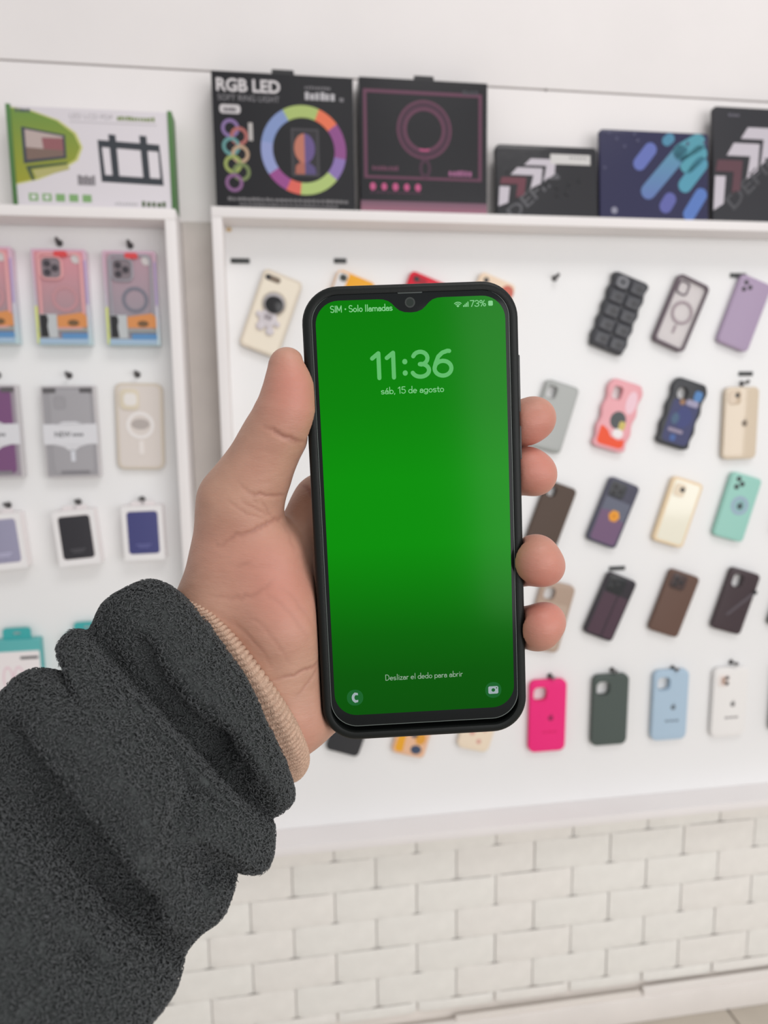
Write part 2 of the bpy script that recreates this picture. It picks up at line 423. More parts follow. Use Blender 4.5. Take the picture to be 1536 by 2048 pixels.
stroke_text('status_text', 'SIM \u2022 Solo llamadas', -17.95, 77.9, 22.9, 2.25, T1, scr, ZS, .14)
stroke_text('status_text', '73%', 25.0, 78.2, 6.0, 2.1, T1, scr, ZS, .14)
plate('battery_icon', rrect(1.7, 1.8, .4, 29.6, 78.1), ZS, ZS+.05, T1, scr)
for i in range(4): plate('signal_bar', rrect(.36, .6+i*.42, .1, 19.6+i*.55, 77.1+(.6+i*.42)/2), ZS, ZS+.05, T1, scr)
for i, (ro, ri) in enumerate(((2.0, 1.7), (1.4, 1.1), (.8, 0.05))):
    plate('wifi_arc', arc(17.5, 77.0, ro, ri, -45, 45, 8), ZS, ZS+.05, T1, scr)
stroke_text('clock', '11:36', .3, 57.0, 31.2, 9.0, T2, scr, ZS, .17, .08)
stroke_text('date_text', 's\u00e1b, 15 de agosto', -.3, 47.8, 23.6, 2.35, T1, scr, ZS, .12)
stroke_text('hint_text', 'Deslizar el dedo para abrir', 0, -61.7, 30.2, 2.15, T3, scr, ZS, .11)
for x in (-27.1, 26.8):
    plate('shortcut_disc', rrect(6.3, 6.3, 2.9, x, -69), ZS, ZS+.03, T4, scr)
pts = []
for a in range(0, 13): pts.append((-26.7 + 1.7*math.cos(math.radians(110+140*a/12)), -69 + 2.0*math.sin(math.radians(110+140*a/12))))
inn = [(-26.5 + .85*math.cos(math.radians(110+140*a/12)), -69 + 1.15*math.sin(math.radians(110+140*a/12))) for a in range(0, 13)]
handset = [(-26.0, -67.2), (-27.2, -66.95)] + pts[1:-1] + [(-27.2, -71.05), (-26.0, -70.8), (-25.9, -69.95), (-26.7, -70.0)] + inn[1:-1][::-1] + [(-26.7, -68.0), (-25.9, -68.05)]
plate('call_icon', handset, ZS+.03, ZS+.08, T5, scr)
plate('camera_icon', rrect(3.9, 3.0, .6, 26.8, -69), ZS+.03, ZS+.08, T5, scr, holes=[circ(26.8, -69, .72, 16), circ(28.1, -68.2, .28, 10)])
fc = plate('front_camera', circ(-.1, 79.4, 1.9, 24), 4.75, 4.80, mat((52, 56, 54), .2, 'camera_ring'), phone)
plate('lens', circ(-.1, 79.4, 1.35, 24), 4.80, 4.83, mat((38, 46, 42), .1, 'camera_lens_dark'), fc)
plate('earpiece', rrect(9, .7, .3, 0, 83.0), 4.76, 4.82, mat((70, 76, 74), .5, 'earpiece_mesh'), phone)

# ------------------------------------------------------------------ the hand, arm and sleeve (frame of the phone, mm)
person = thing('person', 'left hand and forearm in a dark grey fleece sleeve holding up a smartphone', 'person')
person.matrix_world = PHONE_M
PALM = [
    [[-36.38, 2.99, -27], [-68.13, -45.7, -16], 13, 15],
    [[-34.04, -12.79, -28], [-64.54, -56.14, -15], 13, 16],
    [[-32.77, -30.12, -28], [-60.05, -68.78, -14], 13, 16],
    [[-30.41, -48.29, -26], [-54, -77.17, -10], 12, 15],
    [[-36.87, -75.86, -18], [-52.1, -76.74, -7], 13.5, 14.5],
    [[-68.77, 6.59, -5], [-75.44, -28.89, -8], 14.5, 18.5],
    [[-57.64, -14.83, -3], [-56.04, -40.76, -3], 13, 16.5],
    [[-56.04, -40.76, -3], [-55.69, -58.62, -5], 16.5, 16],
    [[-80.99, -38.21, -6], [-110.41, -73.02, 12], 14.5, 13],
    [[-69.7, -59.53, -7], [-99.67, -90.29, 12], 17, 15],
    [[-57.78, -79.56, -6], [-87.87, -108.92, 12], 14.5, 13],
]
THUMB = [
    [[-67.88, 8.49, -5], [-60.44, 19.73, -2], 14, 12.4],
    [[-60.44, 19.73, -2], [-54.34, 30.15, 1], 12.3, 11],
    [[-54.34, 30.15, 1], [-49.82, 36.84, 3], 11, 10.3],
    [[-49.82, 36.84, 3], [-46.94, 43.51, 4], 10.3, 9.5],
    [[-46.94, 43.51, 4], [-45.74, 50.94, 4.5], 9.5, 7.9],
    [[-45.74, 50.94, 4.5], [-46.28, 58.45, 4], 7.9, 6.7],
]
FINGERS = [
    [[[-36.38, 2.99, -27], [6.78, 18.19, -31], 12.5, 10], [[6.78, 18.19, -31], [34.72, 30.74, -24], 10, 9.2], [[34.72, 30.74, -24], [45.92, 34.62, -7], 9.2, 8.5], [[44.72, 34.09, -7], [48.32, 35.69, -7], 8.5, 8.1]],
    [[[-34.04, -12.79, -28], [8.48, -0.3, -33], 12.5, 10.2], [[8.48, -0.3, -33], [34.59, 10.84, -26], 10.2, 9.3], [[34.59, 10.84, -26], [46.16, 14.95, -8], 9.3, 8.7], [[44.58, 15.62, -8], [48.53, 13.26, -8], 8.5, 8.2]],
    [[[-32.77, -30.12, -28], [9.69, -27.76, -33], 12.5, 10], [[9.69, -27.76, -33], [36.63, -26.52, -25], 10, 9.4], [[36.63, -26.52, -25], [44.88, -18.98, 4.5], 9.4, 9.1], [[45.36, -17.47, 2], [48.61, -21.56, 2], 8.2, 7.9]],
    [[[-30.41, -48.29, -26], [6.41, -52.7, -31], 11.5, 9], [[6.41, -52.7, -31], [33.78, -54.08, -25], 9, 8.8], [[33.78, -54.08, -25], [46.13, -45, 3], 8.8, 8.5], [[45.82, -47.13, 1], [49.46, -43.7, 1], 7.9, 7.2]],
]
CREASES = [
    [[[-54.69, 35.98, 12], [-50.83, 34.57, 12], [-46.13, 31.86, 10], [-43, 30.64, 9], [-40.73, 30.17, 8]], 0.75, 0.55],
    [[[-52.12, 33.91, 12], [-46.98, 31.17, 11], [-42.74, 28.8, 9]], 0.6, 0.25],
    [[[-61.5, 12.62, 12], [-56.16, 11.29, 12], [-49.51, 10.64, 10]], 0.7, 0.38],
    [[[-75.02, -6.62, 14], [-67.6, -3.31, 14], [-61.17, -1.43, 14], [-56.55, 0.55, 14], [-52.62, 1.71, 13], [-49.22, 2.68, 10]], 0.8, 0.45],
    [[[-68.35, -14.68, 16], [-62.64, -12.94, 15]], 0.8, 0.16],
    [[[-78.05, -24.94, 14], [-69.06, -26.15, 14], [-60.74, -23.97, 14], [-55.05, -20.17, 14]], 0.9, 0.22],
    [[[-58.16, -57.74, 14], [-50.7, -56.63, 14], [-45.15, -55.37, 13], [-41.16, -54.28, 10], [-39, -50.76, 8]], 0.7, 0.42],
    [[[-49.32, -65.17, 14], [-44.57, -60.77, 12], [-39.77, -54.62, 8]], 0.6, 0.26],
    [[[-64.93, 10.4, 14], [-60.69, 6.58, 14], [-54.74, 2.54, 13]], 0.6, 0.2],
    [[[-69.76, 10.45, 12], [-63.49, 4.89, 14], [-56.48, 1.64, 14]], 0.6, 0.18],
    [[[-57.91, 9.99, 13], [-56.39, 5.36, 13], [-53.89, 1.58, 13]], 0.55, 0.18],
    [[[-66.6, 17.58, 12], [-62.24, 12.91, 13], [-59.48, 7.88, 13]], 0.55, 0.15],
    [[[-53.89, 1.58, 13], [-49.32, -4.15, 13], [-47.32, -10.71, 13]], 0.6, 0.15],
    [[[-65.44, -31.45, 16], [-56.85, -39.37, 16], [-50.32, -51.36, 15]], 0.8, 0.14],
    [[[-70.97, -33.01, 16], [-62.52, -42.81, 16], [-55.98, -53.89, 15]], 0.8, 0.14],
    [[[-57.78, -24.42, 16], [-49.27, -32.55, 15], [-43.63, -43.12, 12]], 0.8, 0.14],
    [[[-52.38, -23.07, 15], [-45.65, -30.42, 13], [-41.17, -39.99, 10]], 0.8, 0.12],
    [[[-76.46, -31.12, 15], [-67.62, -37.29, 16], [-60.81, -44.79, 16]], 0.8, 0.12],
    [[[-45.47, 13.38, -16], [-41.97, 9.86, -15], [-40.13, 6.74, -15]], 0.8, 0.4],
]
BLUSH = [
    [[-43.41, 45.34, 12], 13, 0.75],
    [[-44.77, 56.2, 10], 9, 0.4],
    [[-57.29, 22.6, 12], 11, 0.25],
    [[-50.36, -17.8, 14], 18, 0.5],
    [[-62.82, -13.48, 14], 20, 0.25],
    [[-47.75, -35.03, 13], 16, 0.3],
    [[-48.89, -80.22, 6], 13, 0.4],
    [[47.44, 32.87, 0], 14, 0.8],
    [[48.04, 13.7, 0], 14, 0.85],
    [[46.24, -20.93, 8], 15, 0.85],
    [[47.78, -41.39, 8], 15, 0.9],
    [[-80.7, -6.76, 4], 14, 0.2],
]
RES = 0.64
def rcone(P, a, b, ra, rb):
    a = np.array(a, np.float32); b = np.array(b, np.float32); ab = b-a
    h = np.clip(((P[0]-a[0])*ab[0] + (P[1]-a[1])*ab[1] + (P[2]-a[2])*ab[2])/np.float32(max(1e-6, ab@ab)), 0, 1)
    return np.sqrt((P[0]-a[0]-h*ab[0])**2 + (P[1]-a[1]-h*ab[1])**2 + (P[2]-a[2]-h*ab[2])**2) - (np.float32(ra) + h*np.float32(rb-ra))
def smin(a, b, k):
    h = np.maximum(k-np.abs(a-b), 0)/k
    return np.minimum(a, b) - h*h*k*np.float32(.25)
def smax(a, b, k): return -smin(-a, -b, k)
def hand_field(lo, hi):
    ax = [np.arange(lo[i], hi[i], RES, dtype=np.float32) for i in range(3)]
    P = [ax[0][:, None, None], ax[1][None, :, None], ax[2][None, None, :]]
    palm = None
    for a, b, ra, rb in PALM:
        d = rcone(P, a, b, ra, rb); palm = d if palm is None else smin(palm, d, 11.0)
    # the palm gives way to the edge and back of the phone
    qx = np.abs(P[0]) - 26.7; qy = np.abs(P[1]) - 73.1
    out2 = np.sqrt(np.maximum(qx, 0)**2 + np.maximum(qy, 0)**2) + np.minimum(np.maximum(qx, qy), 0) - 13.4
    col = np.maximum(out2, -5.6-P[2])                                # phone and everything in front of it
    palm = smax(palm, -col, 2.5)
    th = None
    for a, b, ra, rb in THUMB:
        d = rcone(P, a, b, ra, rb); th = d if th is None else smin(th, d, 5.0)
    fing = None
    for chain in FINGERS:
        f = None
        for a, b, ra, rb in chain:
            d = rcone(P, a, b, ra, rb); f = d if f is None else smin(f, d, 3.0)
        fing = f if fing is None else smin(fing, f, .4)
    phone_d = np.maximum(out2, np.abs(P[2]) - 5.5)
    D = smin(palm, th, 9.0)
    D = smin(D, fing, 6.0)
    D = smax(D, -(phone_d - .15), 1.2)
    return D, ax
def surface_nets(D, ax):
    s = D < 0
    nx, ny, nz = D.shape
    cs = np.zeros((nx-1, ny-1, nz-1), np.int8)
    corners = [(i, j, k) for i in (0, 1) for j in (0, 1) for k in (0, 1)]
    for i, j, k in corners: cs += s[i:nx-1+i, j:ny-1+j, k:nz-1+k]
    cells = np.argwhere((cs > 0) & (cs < 8))
    vid = -np.ones(cs.shape, np.int32); vid[cells[:, 0], cells[:, 1], cells[:, 2]] = np.arange(len(cells))
    acc = np.zeros((len(cells), 3)); cnt = np.zeros(len(cells))
    for c0 in corners:
        for a in range(3):
            if c0[a] == 1: continue
            c1 = list(c0); c1[a] = 1
            v0 = D[cells[:, 0]+c0[0], cells[:, 1]+c0[1], cells[:, 2]+c0[2]]
            v1 = D[cells[:, 0]+c1[0], cells[:, 1]+c1[1], cells[:, 2]+c1[2]]
            m = (v0 < 0) != (v1 < 0)
            t = np.where(m, v0/np.where(m, v0-v1, 1), 0)
            p = np.tile(np.array(c0, float), (len(cells), 1)); p[:, a] += t
            acc[m] += p[m]; cnt[m] += 1
    V = (cells + acc/cnt[:, None])*RES + np.array([x[0] for x in ax])
    quads = []
    for a in range(3):
        b, c = (a+1) % 3, (a+2) % 3
        s0 = np.take(s, range(0, s.shape[a]-1), a); s1 = np.take(s, range(1, s.shape[a]), a)
        e = np.argwhere(s0 != s1)
        e = e[(e[:, b] > 0) & (e[:, c] > 0) & (e[:, b] < s.shape[b]-1) & (e[:, c] < s.shape[c]-1)]
        ids = []
        for db, dc in ((1, 1), (0, 1), (0, 0), (1, 0)):
            q = e.copy(); q[:, b] -= db; q[:, c] -= dc; ids.append(vid[q[:, 0], q[:, 1], q[:, 2]])
        q = np.stack(ids, 1); inside0 = s0[e[:, 0], e[:, 1], e[:, 2]]
        q[~inside0] = q[~inside0][:, ::-1]
        quads.append(q)
    return V, np.concatenate(quads)
def laplace(V, F, it, w=.5):
    e = np.concatenate([F[:, [i, (i+1) % F.shape[1]]] for i in range(F.shape[1])])
    n = np.zeros(len(V)); np.add.at(n, e[:, 0], 1); np.add.at(n, e[:, 1], 1)
    for _ in range(it):
        s = np.zeros_like(V); np.add.at(s, e[:, 0], V[e[:, 1]]); np.add.at(s, e[:, 1], V[e[:, 0]])
        V = V*(1-w) + w*s/n[:, None]
    return V
def normals(V, F):
    fn = np.cross(V[F[:, 2]]-V[F[:, 0]], V[F[:, 3 % F.shape[1]]]-V[F[:, 1]])
    N = np.zeros_like(V)
    for i in range(F.shape[1]): np.add.at(N, F[:, i], fn)
    return N/np.maximum(np.linalg.norm(N, axis=1, keepdims=True), 1e-9)
allp = [p for a, b, ra, rb in PALM + THUMB + [s for f in FINGERS for s in f] for p in ((a, ra), (b, rb))]
lo = [min(p[0][i]-p[1] for p in allp)-3 for i in range(3)]; hi = [max(p[0][i]+p[1] for p in allp)+3 for i in range(3)]
D, ax = hand_field(lo, hi)
HV, HF = surface_nets(D, ax); del D
HV = laplace(HV, HF, 3, .5)
HN = normals(HV, HF)
if (HN*(HV-HV.mean(0))).sum() < 0: HF = HF[:, ::-1]; HN = -HN
def catmull(P, m):
    P = np.asarray(P, float); out = []
    n = len(P)
    for i in range(n-1):
        p0, p1, p2, p3 = P[max(i-1, 0)], P[i], P[i+1], P[min(i+2, n-1)]
        for j in range(m):
            t = j/m
            out.append(.5*((2*p1) + (-p0+p2)*t + (2*p0-5*p1+4*p2-p3)*t*t + (-p0+3*p1-3*p2+p3)*t**3))
    out.append(P[-1]); return np.array(out)
def polyline_dist(V, pts, seed=0):
    """distance to a wobbling crease line, and a weight that fades towards its ends"""
    d = np.full(len(V), 1e9); P = catmull(np.array(pts, float), 5); wt = np.zeros(len(V)); n = len(P)-1
    P[1:-1, :2] += np.random.default_rng(seed).normal(0, .28, (n-1, 2))
    for i, (a, b) in enumerate(zip(P[:-1], P[1:])):
        ab = (b-a)[:2]; h = np.clip(((V[:, :2]-a[:2])@ab)/max(1e-9, ab@ab), 0, 1)
        q = a + h[:, None]*(b-a)
        dx = np.linalg.norm(V[:, :2]-q[:, :2], axis=1); dz = np.abs(V[:, 2]-q[:, 2])
        dx = np.where(dz < 16, dx, 1e9); m = dx < d
        d = np.where(m, dx, d); wt = np.where(m, np.sin(PI*np.clip((i+h)/n, .04, .96))**.6, wt)
    return d, wt
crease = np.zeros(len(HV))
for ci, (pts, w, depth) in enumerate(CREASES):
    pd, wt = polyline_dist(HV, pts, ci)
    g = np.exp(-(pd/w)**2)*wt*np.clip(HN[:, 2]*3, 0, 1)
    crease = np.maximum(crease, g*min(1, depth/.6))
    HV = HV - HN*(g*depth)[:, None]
blush = np.zeros(len(HV))
for (x, y, z), r, amt in BLUSH:
    blush += amt*np.exp(-(np.linalg.norm(HV-np.array([x, y, z]), axis=1)/r)**2)
NAILS = [
    [[-51.54, 57.76, 0], [-1, 0.1, -0.5], [0.1, 1, 0], [6, 4.5]],
    [[56.63, 34.1, -12], [1, 0, -0.25], [0.1, 0, 1], [6, 5]],
    [[56.98, 14.45, -13], [1, 0, -0.25], [0.1, 0, 1], [6, 5]],
    [[58.61, -22.04, -8], [1, 0, -0.3], [0.2, 0, 1], [6, 5]],
    [[58.81, -48.22, -8], [1, 0, -0.3], [0.2, 0, 1], [5.5, 4.5]],
]
nail = np.zeros(len(HV))
for c, dirn, along, half in NAILS:
    c = np.array(c); dn = np.array(dirn)/np.linalg.norm(dirn); al = np.array(along); al = al - dn*(al@dn); al /= np.linalg.norm(al); si = np.cross(dn, al)
    q = HV-c; u = (q@al)/half[0]; v = (q@si)/half[1]
    m = (np.abs(u)**3 + np.abs(v)**3 < 1) & ((HN@dn) > .25) & (q@dn > -4)
    nail[m] = 1
def skin_mat():
    m = bpy.data.materials.new('skin'); m.use_nodes = True
    nt = m.node_tree; b = nt.nodes['Principled BSDF']; L = nt.links.new
    tc = nt.nodes.new('ShaderNodeTexCoord')
    n1 = nt.nodes.new('ShaderNodeTexNoise'); n1.inputs['Scale'].default_value = 70; n1.inputs['Detail'].default_value = 5
    L(tc.outputs['Object'], n1.inputs['Vector'])
    r1 = nt.nodes.new('ShaderNodeValToRGB')
    r1.color_ramp.elements[0].position = .32; r1.color_ramp.elements[0].color = (.465, .262, .185, 1)
    r1.color_ramp.elements[1].position = .70; r1.color_ramp.elements[1].color = (.555, .330, .238, 1)
    L(n1.outputs['Fac'], r1.inputs['Fac'])
    def attr(n):
        a = nt.nodes.new('ShaderNodeAttribute'); a.attribute_name = n; return a.outputs['Fac']
    def mix(fac, c0, col):
        x = nt.nodes.new('ShaderNodeMix'); x.data_type = 'RGBA'
        L(fac, x.inputs['Factor']); L(c0, x.inputs['A']); x.inputs['B'].default_value = (*col, 1); return x.outputs['Result']
    c = mix(attr('blush'), r1.outputs['Color'], (.57, .232, .178))
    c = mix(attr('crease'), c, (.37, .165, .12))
    c = mix(attr('nail'), c, (.72, .47, .39))
    L(c, b.inputs['Base Color'])
    b.inputs['Roughness'].default_value = .46; b.inputs['Specular IOR Level'].default_value = .38
    b.inputs['Subsurface Weight'].default_value = .18; b.inputs['Subsurface Radius'].default_value = (1.0, .35, .2); b.inputs['Subsurface Scale'].default_value = .0025
    v = nt.nodes.new('ShaderNodeTexVoronoi'); v.inputs['Scale'].default_value = 900; v.feature = 'DISTANCE_TO_EDGE'
    mp = nt.nodes.new('ShaderNodeMapping'); mp.inputs['Rotation'].default_value = (0, 0, .9); mp.inputs['Scale'].default_value = (.45, 1.3, .8)
    L(tc.outputs['Object'], mp.inputs['Vector']); L(mp.outputs['Vector'], v.inputs['Vector'])
    n2 = nt.nodes.new('ShaderNodeTexNoise'); n2.inputs['Scale'].default_value = 260; n2.inputs['Detail'].default_value = 6
    L(mp.outputs['Vector'], n2.inputs['Vector'])
    ad = nt.nodes.new('ShaderNodeMath'); ad.operation = 'MULTIPLY_ADD'; ad.inputs[1].default_value = .22
    L(v.outputs['Distance'], ad.inputs[0]); L(n2.outputs['Fac'], ad.inputs[2])
    bp = nt.nodes.new('ShaderNodeBump'); bp.inputs['Strength'].default_value = .32; bp.inputs['Distance'].default_value = .0009
    L(ad.outputs[0], bp.inputs['Height']); L(bp.outputs['Normal'], b.inputs['Normal'])
    return m
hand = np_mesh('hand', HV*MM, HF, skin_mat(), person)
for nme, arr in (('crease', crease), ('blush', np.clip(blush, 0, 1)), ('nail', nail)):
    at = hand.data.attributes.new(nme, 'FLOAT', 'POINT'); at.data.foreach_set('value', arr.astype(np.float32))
hand['label'] = 'bare hand with thumb along the phone edge and four fingertips round the other'

# fleece sleeve: rings running from the cuff up the forearm, lofted into slumped folds
RINGS = [
    [[-87.49, -39.35, -4], [-56.31, -92.38, -4], 24, 24, 1],
    [[-89.95, -32.82, -4], [-57.18, -100.72, -4], 22, 28, 0.85],
    [[-95.83, -26.72, -3], [-57.04, -106.98, -3], 25, 32, 0.85],
    [[-104.69, -20.88, 2], [-56.3, -109.22, 4], 34, 36, 0.8],
    [[-117.13, -26, 8], [-58.57, -108.91, 10], 40, 38, 0.7],
    [[-122.11, -34.92, 14], [-61.08, -109.4, 15], 21, 36, 0.5],
    [[-127.61, -34.82, 16], [-60.76, -113.26, 18], 37, 38, 0.5],
    [[-129.98, -38.8, 22], [-63.03, -120.26, 24], 45, 40, 0.5],
    [[-126.41, -44.62, 27], [-72.24, -117.79, 30], 48, 40, 0.5],
    [[-125.23, -45.47, 31], [-74.27, -121.66, 34], 48, 40, 0.5],
    [[-134.51, -42.71, 36], [-76.22, -125.81, 40], 46, 40, 0.5],
    [[-140.5, -46.36, 43], [-81.96, -127.14, 47], 41, 40, 0.5],
    [[-145.61, -54.09, 50], [-85.71, -131.01, 54], 21, 36, 0.5],
    [[-150.7, -56.77, 58], [-87.42, -135.72, 62], 38, 40, 0.5],
    [[-157.5, -70.59, 70], [-93.56, -138.26, 74], 44, 42, 0.5],
    [[-163.11, -82.81, 92], [-101.64, -145.4, 92], 46, 44, 0.5],
    [[-167.45, -98.3, 118], [-110.4, -152.02, 118], 46, 46, 0.5],
]
def fold_noise(X, seed, scale):
    r = np.random.default_rng(seed); s = np.zeros(len(X))
    for k in range(7):
        d = r.normal(size=3); d /= np.linalg.norm(d); f = scale*r.uniform(.7, 1.6)
        s += np.sin(X@d*f + r.uniform(0, 6.3))
    return s/7
def loft(rings, sub, nth, thetas=None):
    """rings: (P, Q, front, back, lean) -> grid of points; theta 0 at Q, 90 deg towards the camera"""
    A = np.array([list(p)+list(q)+[f, b, k] for p, q, f, b, k in rings], float)
    A = catmull(A, sub)
    P, Q, fr, bk = A[:, :3], A[:, 3:6], A[:, 6], A[:, 7]
    C = (P+Q)/2; M = (Q-P)/2
    # the camera side of each ring leans towards the hand
    Nn = np.stack([.60*A[:, 8], .52*A[:, 8], np.ones(len(A))], 1); Nn /= np.linalg.norm(Nn, axis=1, keepdims=True)
    th = np.linspace(0, 2*PI, nth, endpoint=False) if thetas is None else thetas
    ct, st = np.cos(th), np.sin(th)
    # slightly squared section
    e = .92; cc = np.sign(ct)*np.abs(ct)**e; ss = np.sign(st)*np.abs(st)**e
    G = C[:, None, :] + M[:, None, :]*cc[None, :, None] + Nn[:, None, :]*(np.where(ss[None, :] > 0, fr[:, None], bk[:, None])*ss[None, :])[:, :, None]
    return G
def grid_faces(a, b):
    i, j = np.meshgrid(np.arange(a-1), np.arange(b), indexing='ij'); j2 = (j+1) % b
    return np.stack([i*b+j, i*b+j2, (i+1)*b+j2, (i+1)*b+j], -1).reshape(-1, 4)
P_, Q_ = np.array(RINGS[-1][0]), np.array(RINGS[-1][1])          # on towards the elbow, out of frame
dP, dQ = P_-np.array(RINGS[-2][0]), Q_-np.array(RINGS[-2][1])
for k in (1, 2, 3):
    step = (dP+dQ)/2*k*.9
    RINGS.append([list(P_+step), list(Q_+step), 47, 47, .5])
C_ = (np.array(RINGS[-1][0])+np.array(RINGS[-1][1]))/2
RINGS.append([list(C_*.9+np.array(RINGS[-1][0])*.1), list(C_*.9+np.array(RINGS[-1][1])*.1), 4, 4, .5])
G = loft(RINGS, 14, 300)
SV = G.reshape(-1, 3); SF = grid_faces(G.shape[0], G.shape[1])
nrm_ = normals(SV, SF)
ctr = np.repeat(G.mean(1), G.shape[1], 0)
if (nrm_*(SV-ctr)).sum() < 0: SF = SF[:, ::-1]; nrm_ = -nrm_
SV = SV + nrm_*(1.5*fold_noise(SV, 3, .09) + .5*fold_noise(SV, 5, .35))[:, None]
DENTS = [
    [[[-75.18, -69.29, 60], [-77.42, -79.66, 60], [-76.92, -87.85, 60], [-72.76, -94.7, 60], [-70.53, -104.77, 50]], 5, 6.5],
    [[[-98.15, -35.62, 50], [-91.38, -49.07, 50], [-79.87, -64.66, 50], [-66.67, -82.35, 50]], 4, 4],
    [[[-95.37, -27.2, 30], [-81.41, -37.87, 35], [-72.43, -54.1, 35], [-64.99, -70.5, 35]], 7, 2],
    [[[-120.18, -51.75, 70], [-106.36, -62.21, 75], [-95.67, -72.07, 80]], 9, 2],
    [[[-85.2, -100.36, 70], [-79.55, -103.94, 70], [-76.07, -109.42, 60]], 7, 2.5],
    [[[-128.63, -51.24, 70], [-111.65, -66.63, 80], [-98.96, -83.44, 85], [-93.3, -97.02, 85]], 7, 8],
]
for pts, w, depth in DENTS:                      # pinched creases in the cloth
    d2 = np.full(len(SV), 1e9)
    for a_, b_ in zip(np.array(pts)[:-1], np.array(pts)[1:]):
        ab = (b_-a_)[:2]; h_ = np.clip(((SV[:, :2]-a_[:2])@ab)/(ab@ab), 0, 1)
        d2 = np.minimum(d2, np.linalg.norm(SV[:, :2]-a_[:2]-h_[:, None]*ab, axis=1))
    SV = SV - nrm_*(depth*np.exp(-(d2/w)**2)*(nrm_[:, 2] > 0))[:, None]

nrm_ = normals(SV, SF)
FLEECE = mat((66, 69, 69), .95, 'charcoal_fleece', spec=.12, var=.25, vscale=500, bump=.8, bscale=700)
sleeve = np_mesh('jacket_sleeve', SV*MM, SF, FLEECE, person)
sleeve['label'] = 'charcoal fleece jacket sleeve slumped in thick folds'
# curly pile: short bent fibres standing on the fleece
def pile(V, F, N, count, L, r, seed):
    g = np.random.default_rng(seed)
    a, b, c, d = (V[F[:, i]] for i in range(4))
    ar = np.linalg.norm(np.cross(c-a, d-b), axis=1)
    f = g.choice(len(F), count, p=ar/ar.sum())
    u, v = g.random((count, 1)), g.random((count, 1))
    p = (a[f]*(1-u)+b[f]*u)*(1-v) + (d[f]*(1-u)+c[f]*u)*v
    n = N[F[f, 0]]
    t = g.normal(size=(count, 3)); t -= n*(t*n).sum(1, keepdims=True); t /= np.linalg.norm(t, axis=1, keepdims=True)
    s = np.cross(n, t); ln = L*g.uniform(.6, 1.35, (count, 1)); rr = r*g.uniform(.75, 1.3, (count, 1))
    q0 = p - n*.2; q1 = p + n*ln*.55 + t*ln*.35; q2 = p + n*ln*.60 + t*ln*1.2
    out = []
    for q, (e1, e2), k in ((q0, (t, s), 1.0), (q1, (n, s), 1.0)):
        for j in range(3):
            an = 2*PI*j/3; out.append(q + (e1*math.cos(an) + e2*math.sin(an))*rr*k)
    out.append(q2)
    W = np.stack(out, 1); base = (np.arange(count)*7)[:, None]
    tri = []
    for j in range(3):
        j2 = (j+1) % 3; tri += [(j, j2, 3+j2), (j, 3+j2, 3+j), (3+j, 3+j2, 6)]
    T3 = (base[:, :, None] + np.array(tri)[None]).reshape(-1, 3)
    return W.reshape(-1, 3), T3
vis = SV[SF[:, 0], 1] > -330
PV, PF = pile(SV, SF[vis], nrm_, 135000, 1.45, .19, 11)
fl = np_mesh('fleece_pile', PV*MM, PF, mat((85, 87, 88), .9, 'charcoal_pile', spec=.1), sleeve, smooth=False)
tag(fl, kind='stuff')

# ribbed knit cuff peeking out of the sleeve
CUFF = [
    [[-99.37, -26.61, 1], [-59.11, -108.55, 1], 20, 26, 0.8],
    [[-95.58, -27.46, -1], [-56.37, -105.58, -1], 23, 27, 0.9],
    [[-93.59, -27.62, -3], [-52.91, -104.71, -3], 26, 28, 0.86],
    [[-93.34, -28.09, -5], [-50.98, -103.29, -5], 27.5, 28.5, 0.86],
    [[-93.36, -28.83, -6.5], [-49.97, -101.33, -6.5], 28, 28, 0.86],
    [[-92.64, -30.22, -8], [-50.17, -99.26, -8], 27.5, 27, 0.86],
    [[-90.84, -32.54, -8], [-51.45, -96.62, -8], 25.5, 26, 0.86],
    [[-87.94, -36.49, -7], [-54.2, -92.81, -7], 23, 24, 0.86],
]
NR = 118
cg = loft(CUFF, 8, NR*8)
cv = cg.reshape(-1, 3); cf = grid_faces(cg.shape[0], cg.shape[1])
cn = normals(cv, cf); cc_ = np.repeat(cg.mean(1), cg.shape[1], 0)
if (cn*(cv-cc_)).sum() < 0: cf = cf[:, ::-1]; cn = -cn
ph = np.tile(np.arange(NR*8)/8*2*PI, cg.shape[0]); rowi = np.repeat(np.arange(cg.shape[0]), cg.shape[1])
cv = cv + cn*(1.0*(np.abs(np.cos(ph/2))**.55-.5) + .06*np.sin(rowi*2.2+np.cos(ph)*1.2))[:, None]
cuff = np_mesh('knit_cuff', cv*MM, cf, mat((188, 158, 138), .9, 'beige_rib_knit', spec=.15, var=.14, vscale=900, bump=.5, bscale=1500), person)
cuff['label'] = 'beige ribbed knit cuff'

# ------------------------------------------------------------------ phone cases on the wide display
# each thing lies in its own plane: x right, y up, z out from the wall (mm)
def logo(parent, cx, cy, s, m, z):
    """bitten fruit emblem with a leaf"""
    out = []
    for i in range(28):
        a = 2*PI*i/28 + PI/2
        r = 1 - .10*math.exp(-((math.sin(a)-1)/.12)**2) - .06*math.exp(-((math.sin(a)+1)/.15)**2)
        x, y = r*math.cos(a)*.86, r*math.sin(a)*.95
        dx, dy = x-1.02, y-.12
        if dx*dx+dy*dy < .36**2:
            q = .36/max(1e-6, math.hypot(dx, dy)); x, y = 1.02+dx*q, .12+dy*q
        out.append((cx+x*s, cy+y*s))
    plate('logo', out, z, z+.25, m, parent)
    plate('logo_leaf', [(cx+x*s, cy+y*s) for x, y in ((0, 1.02), (.05, 1.3), (.3, 1.52), (.36, 1.5), (.3, 1.22), (.1, 1.04))], z, z+.25, m, parent)
DK = mat((46, 46, 48), .35, 'camera_black')
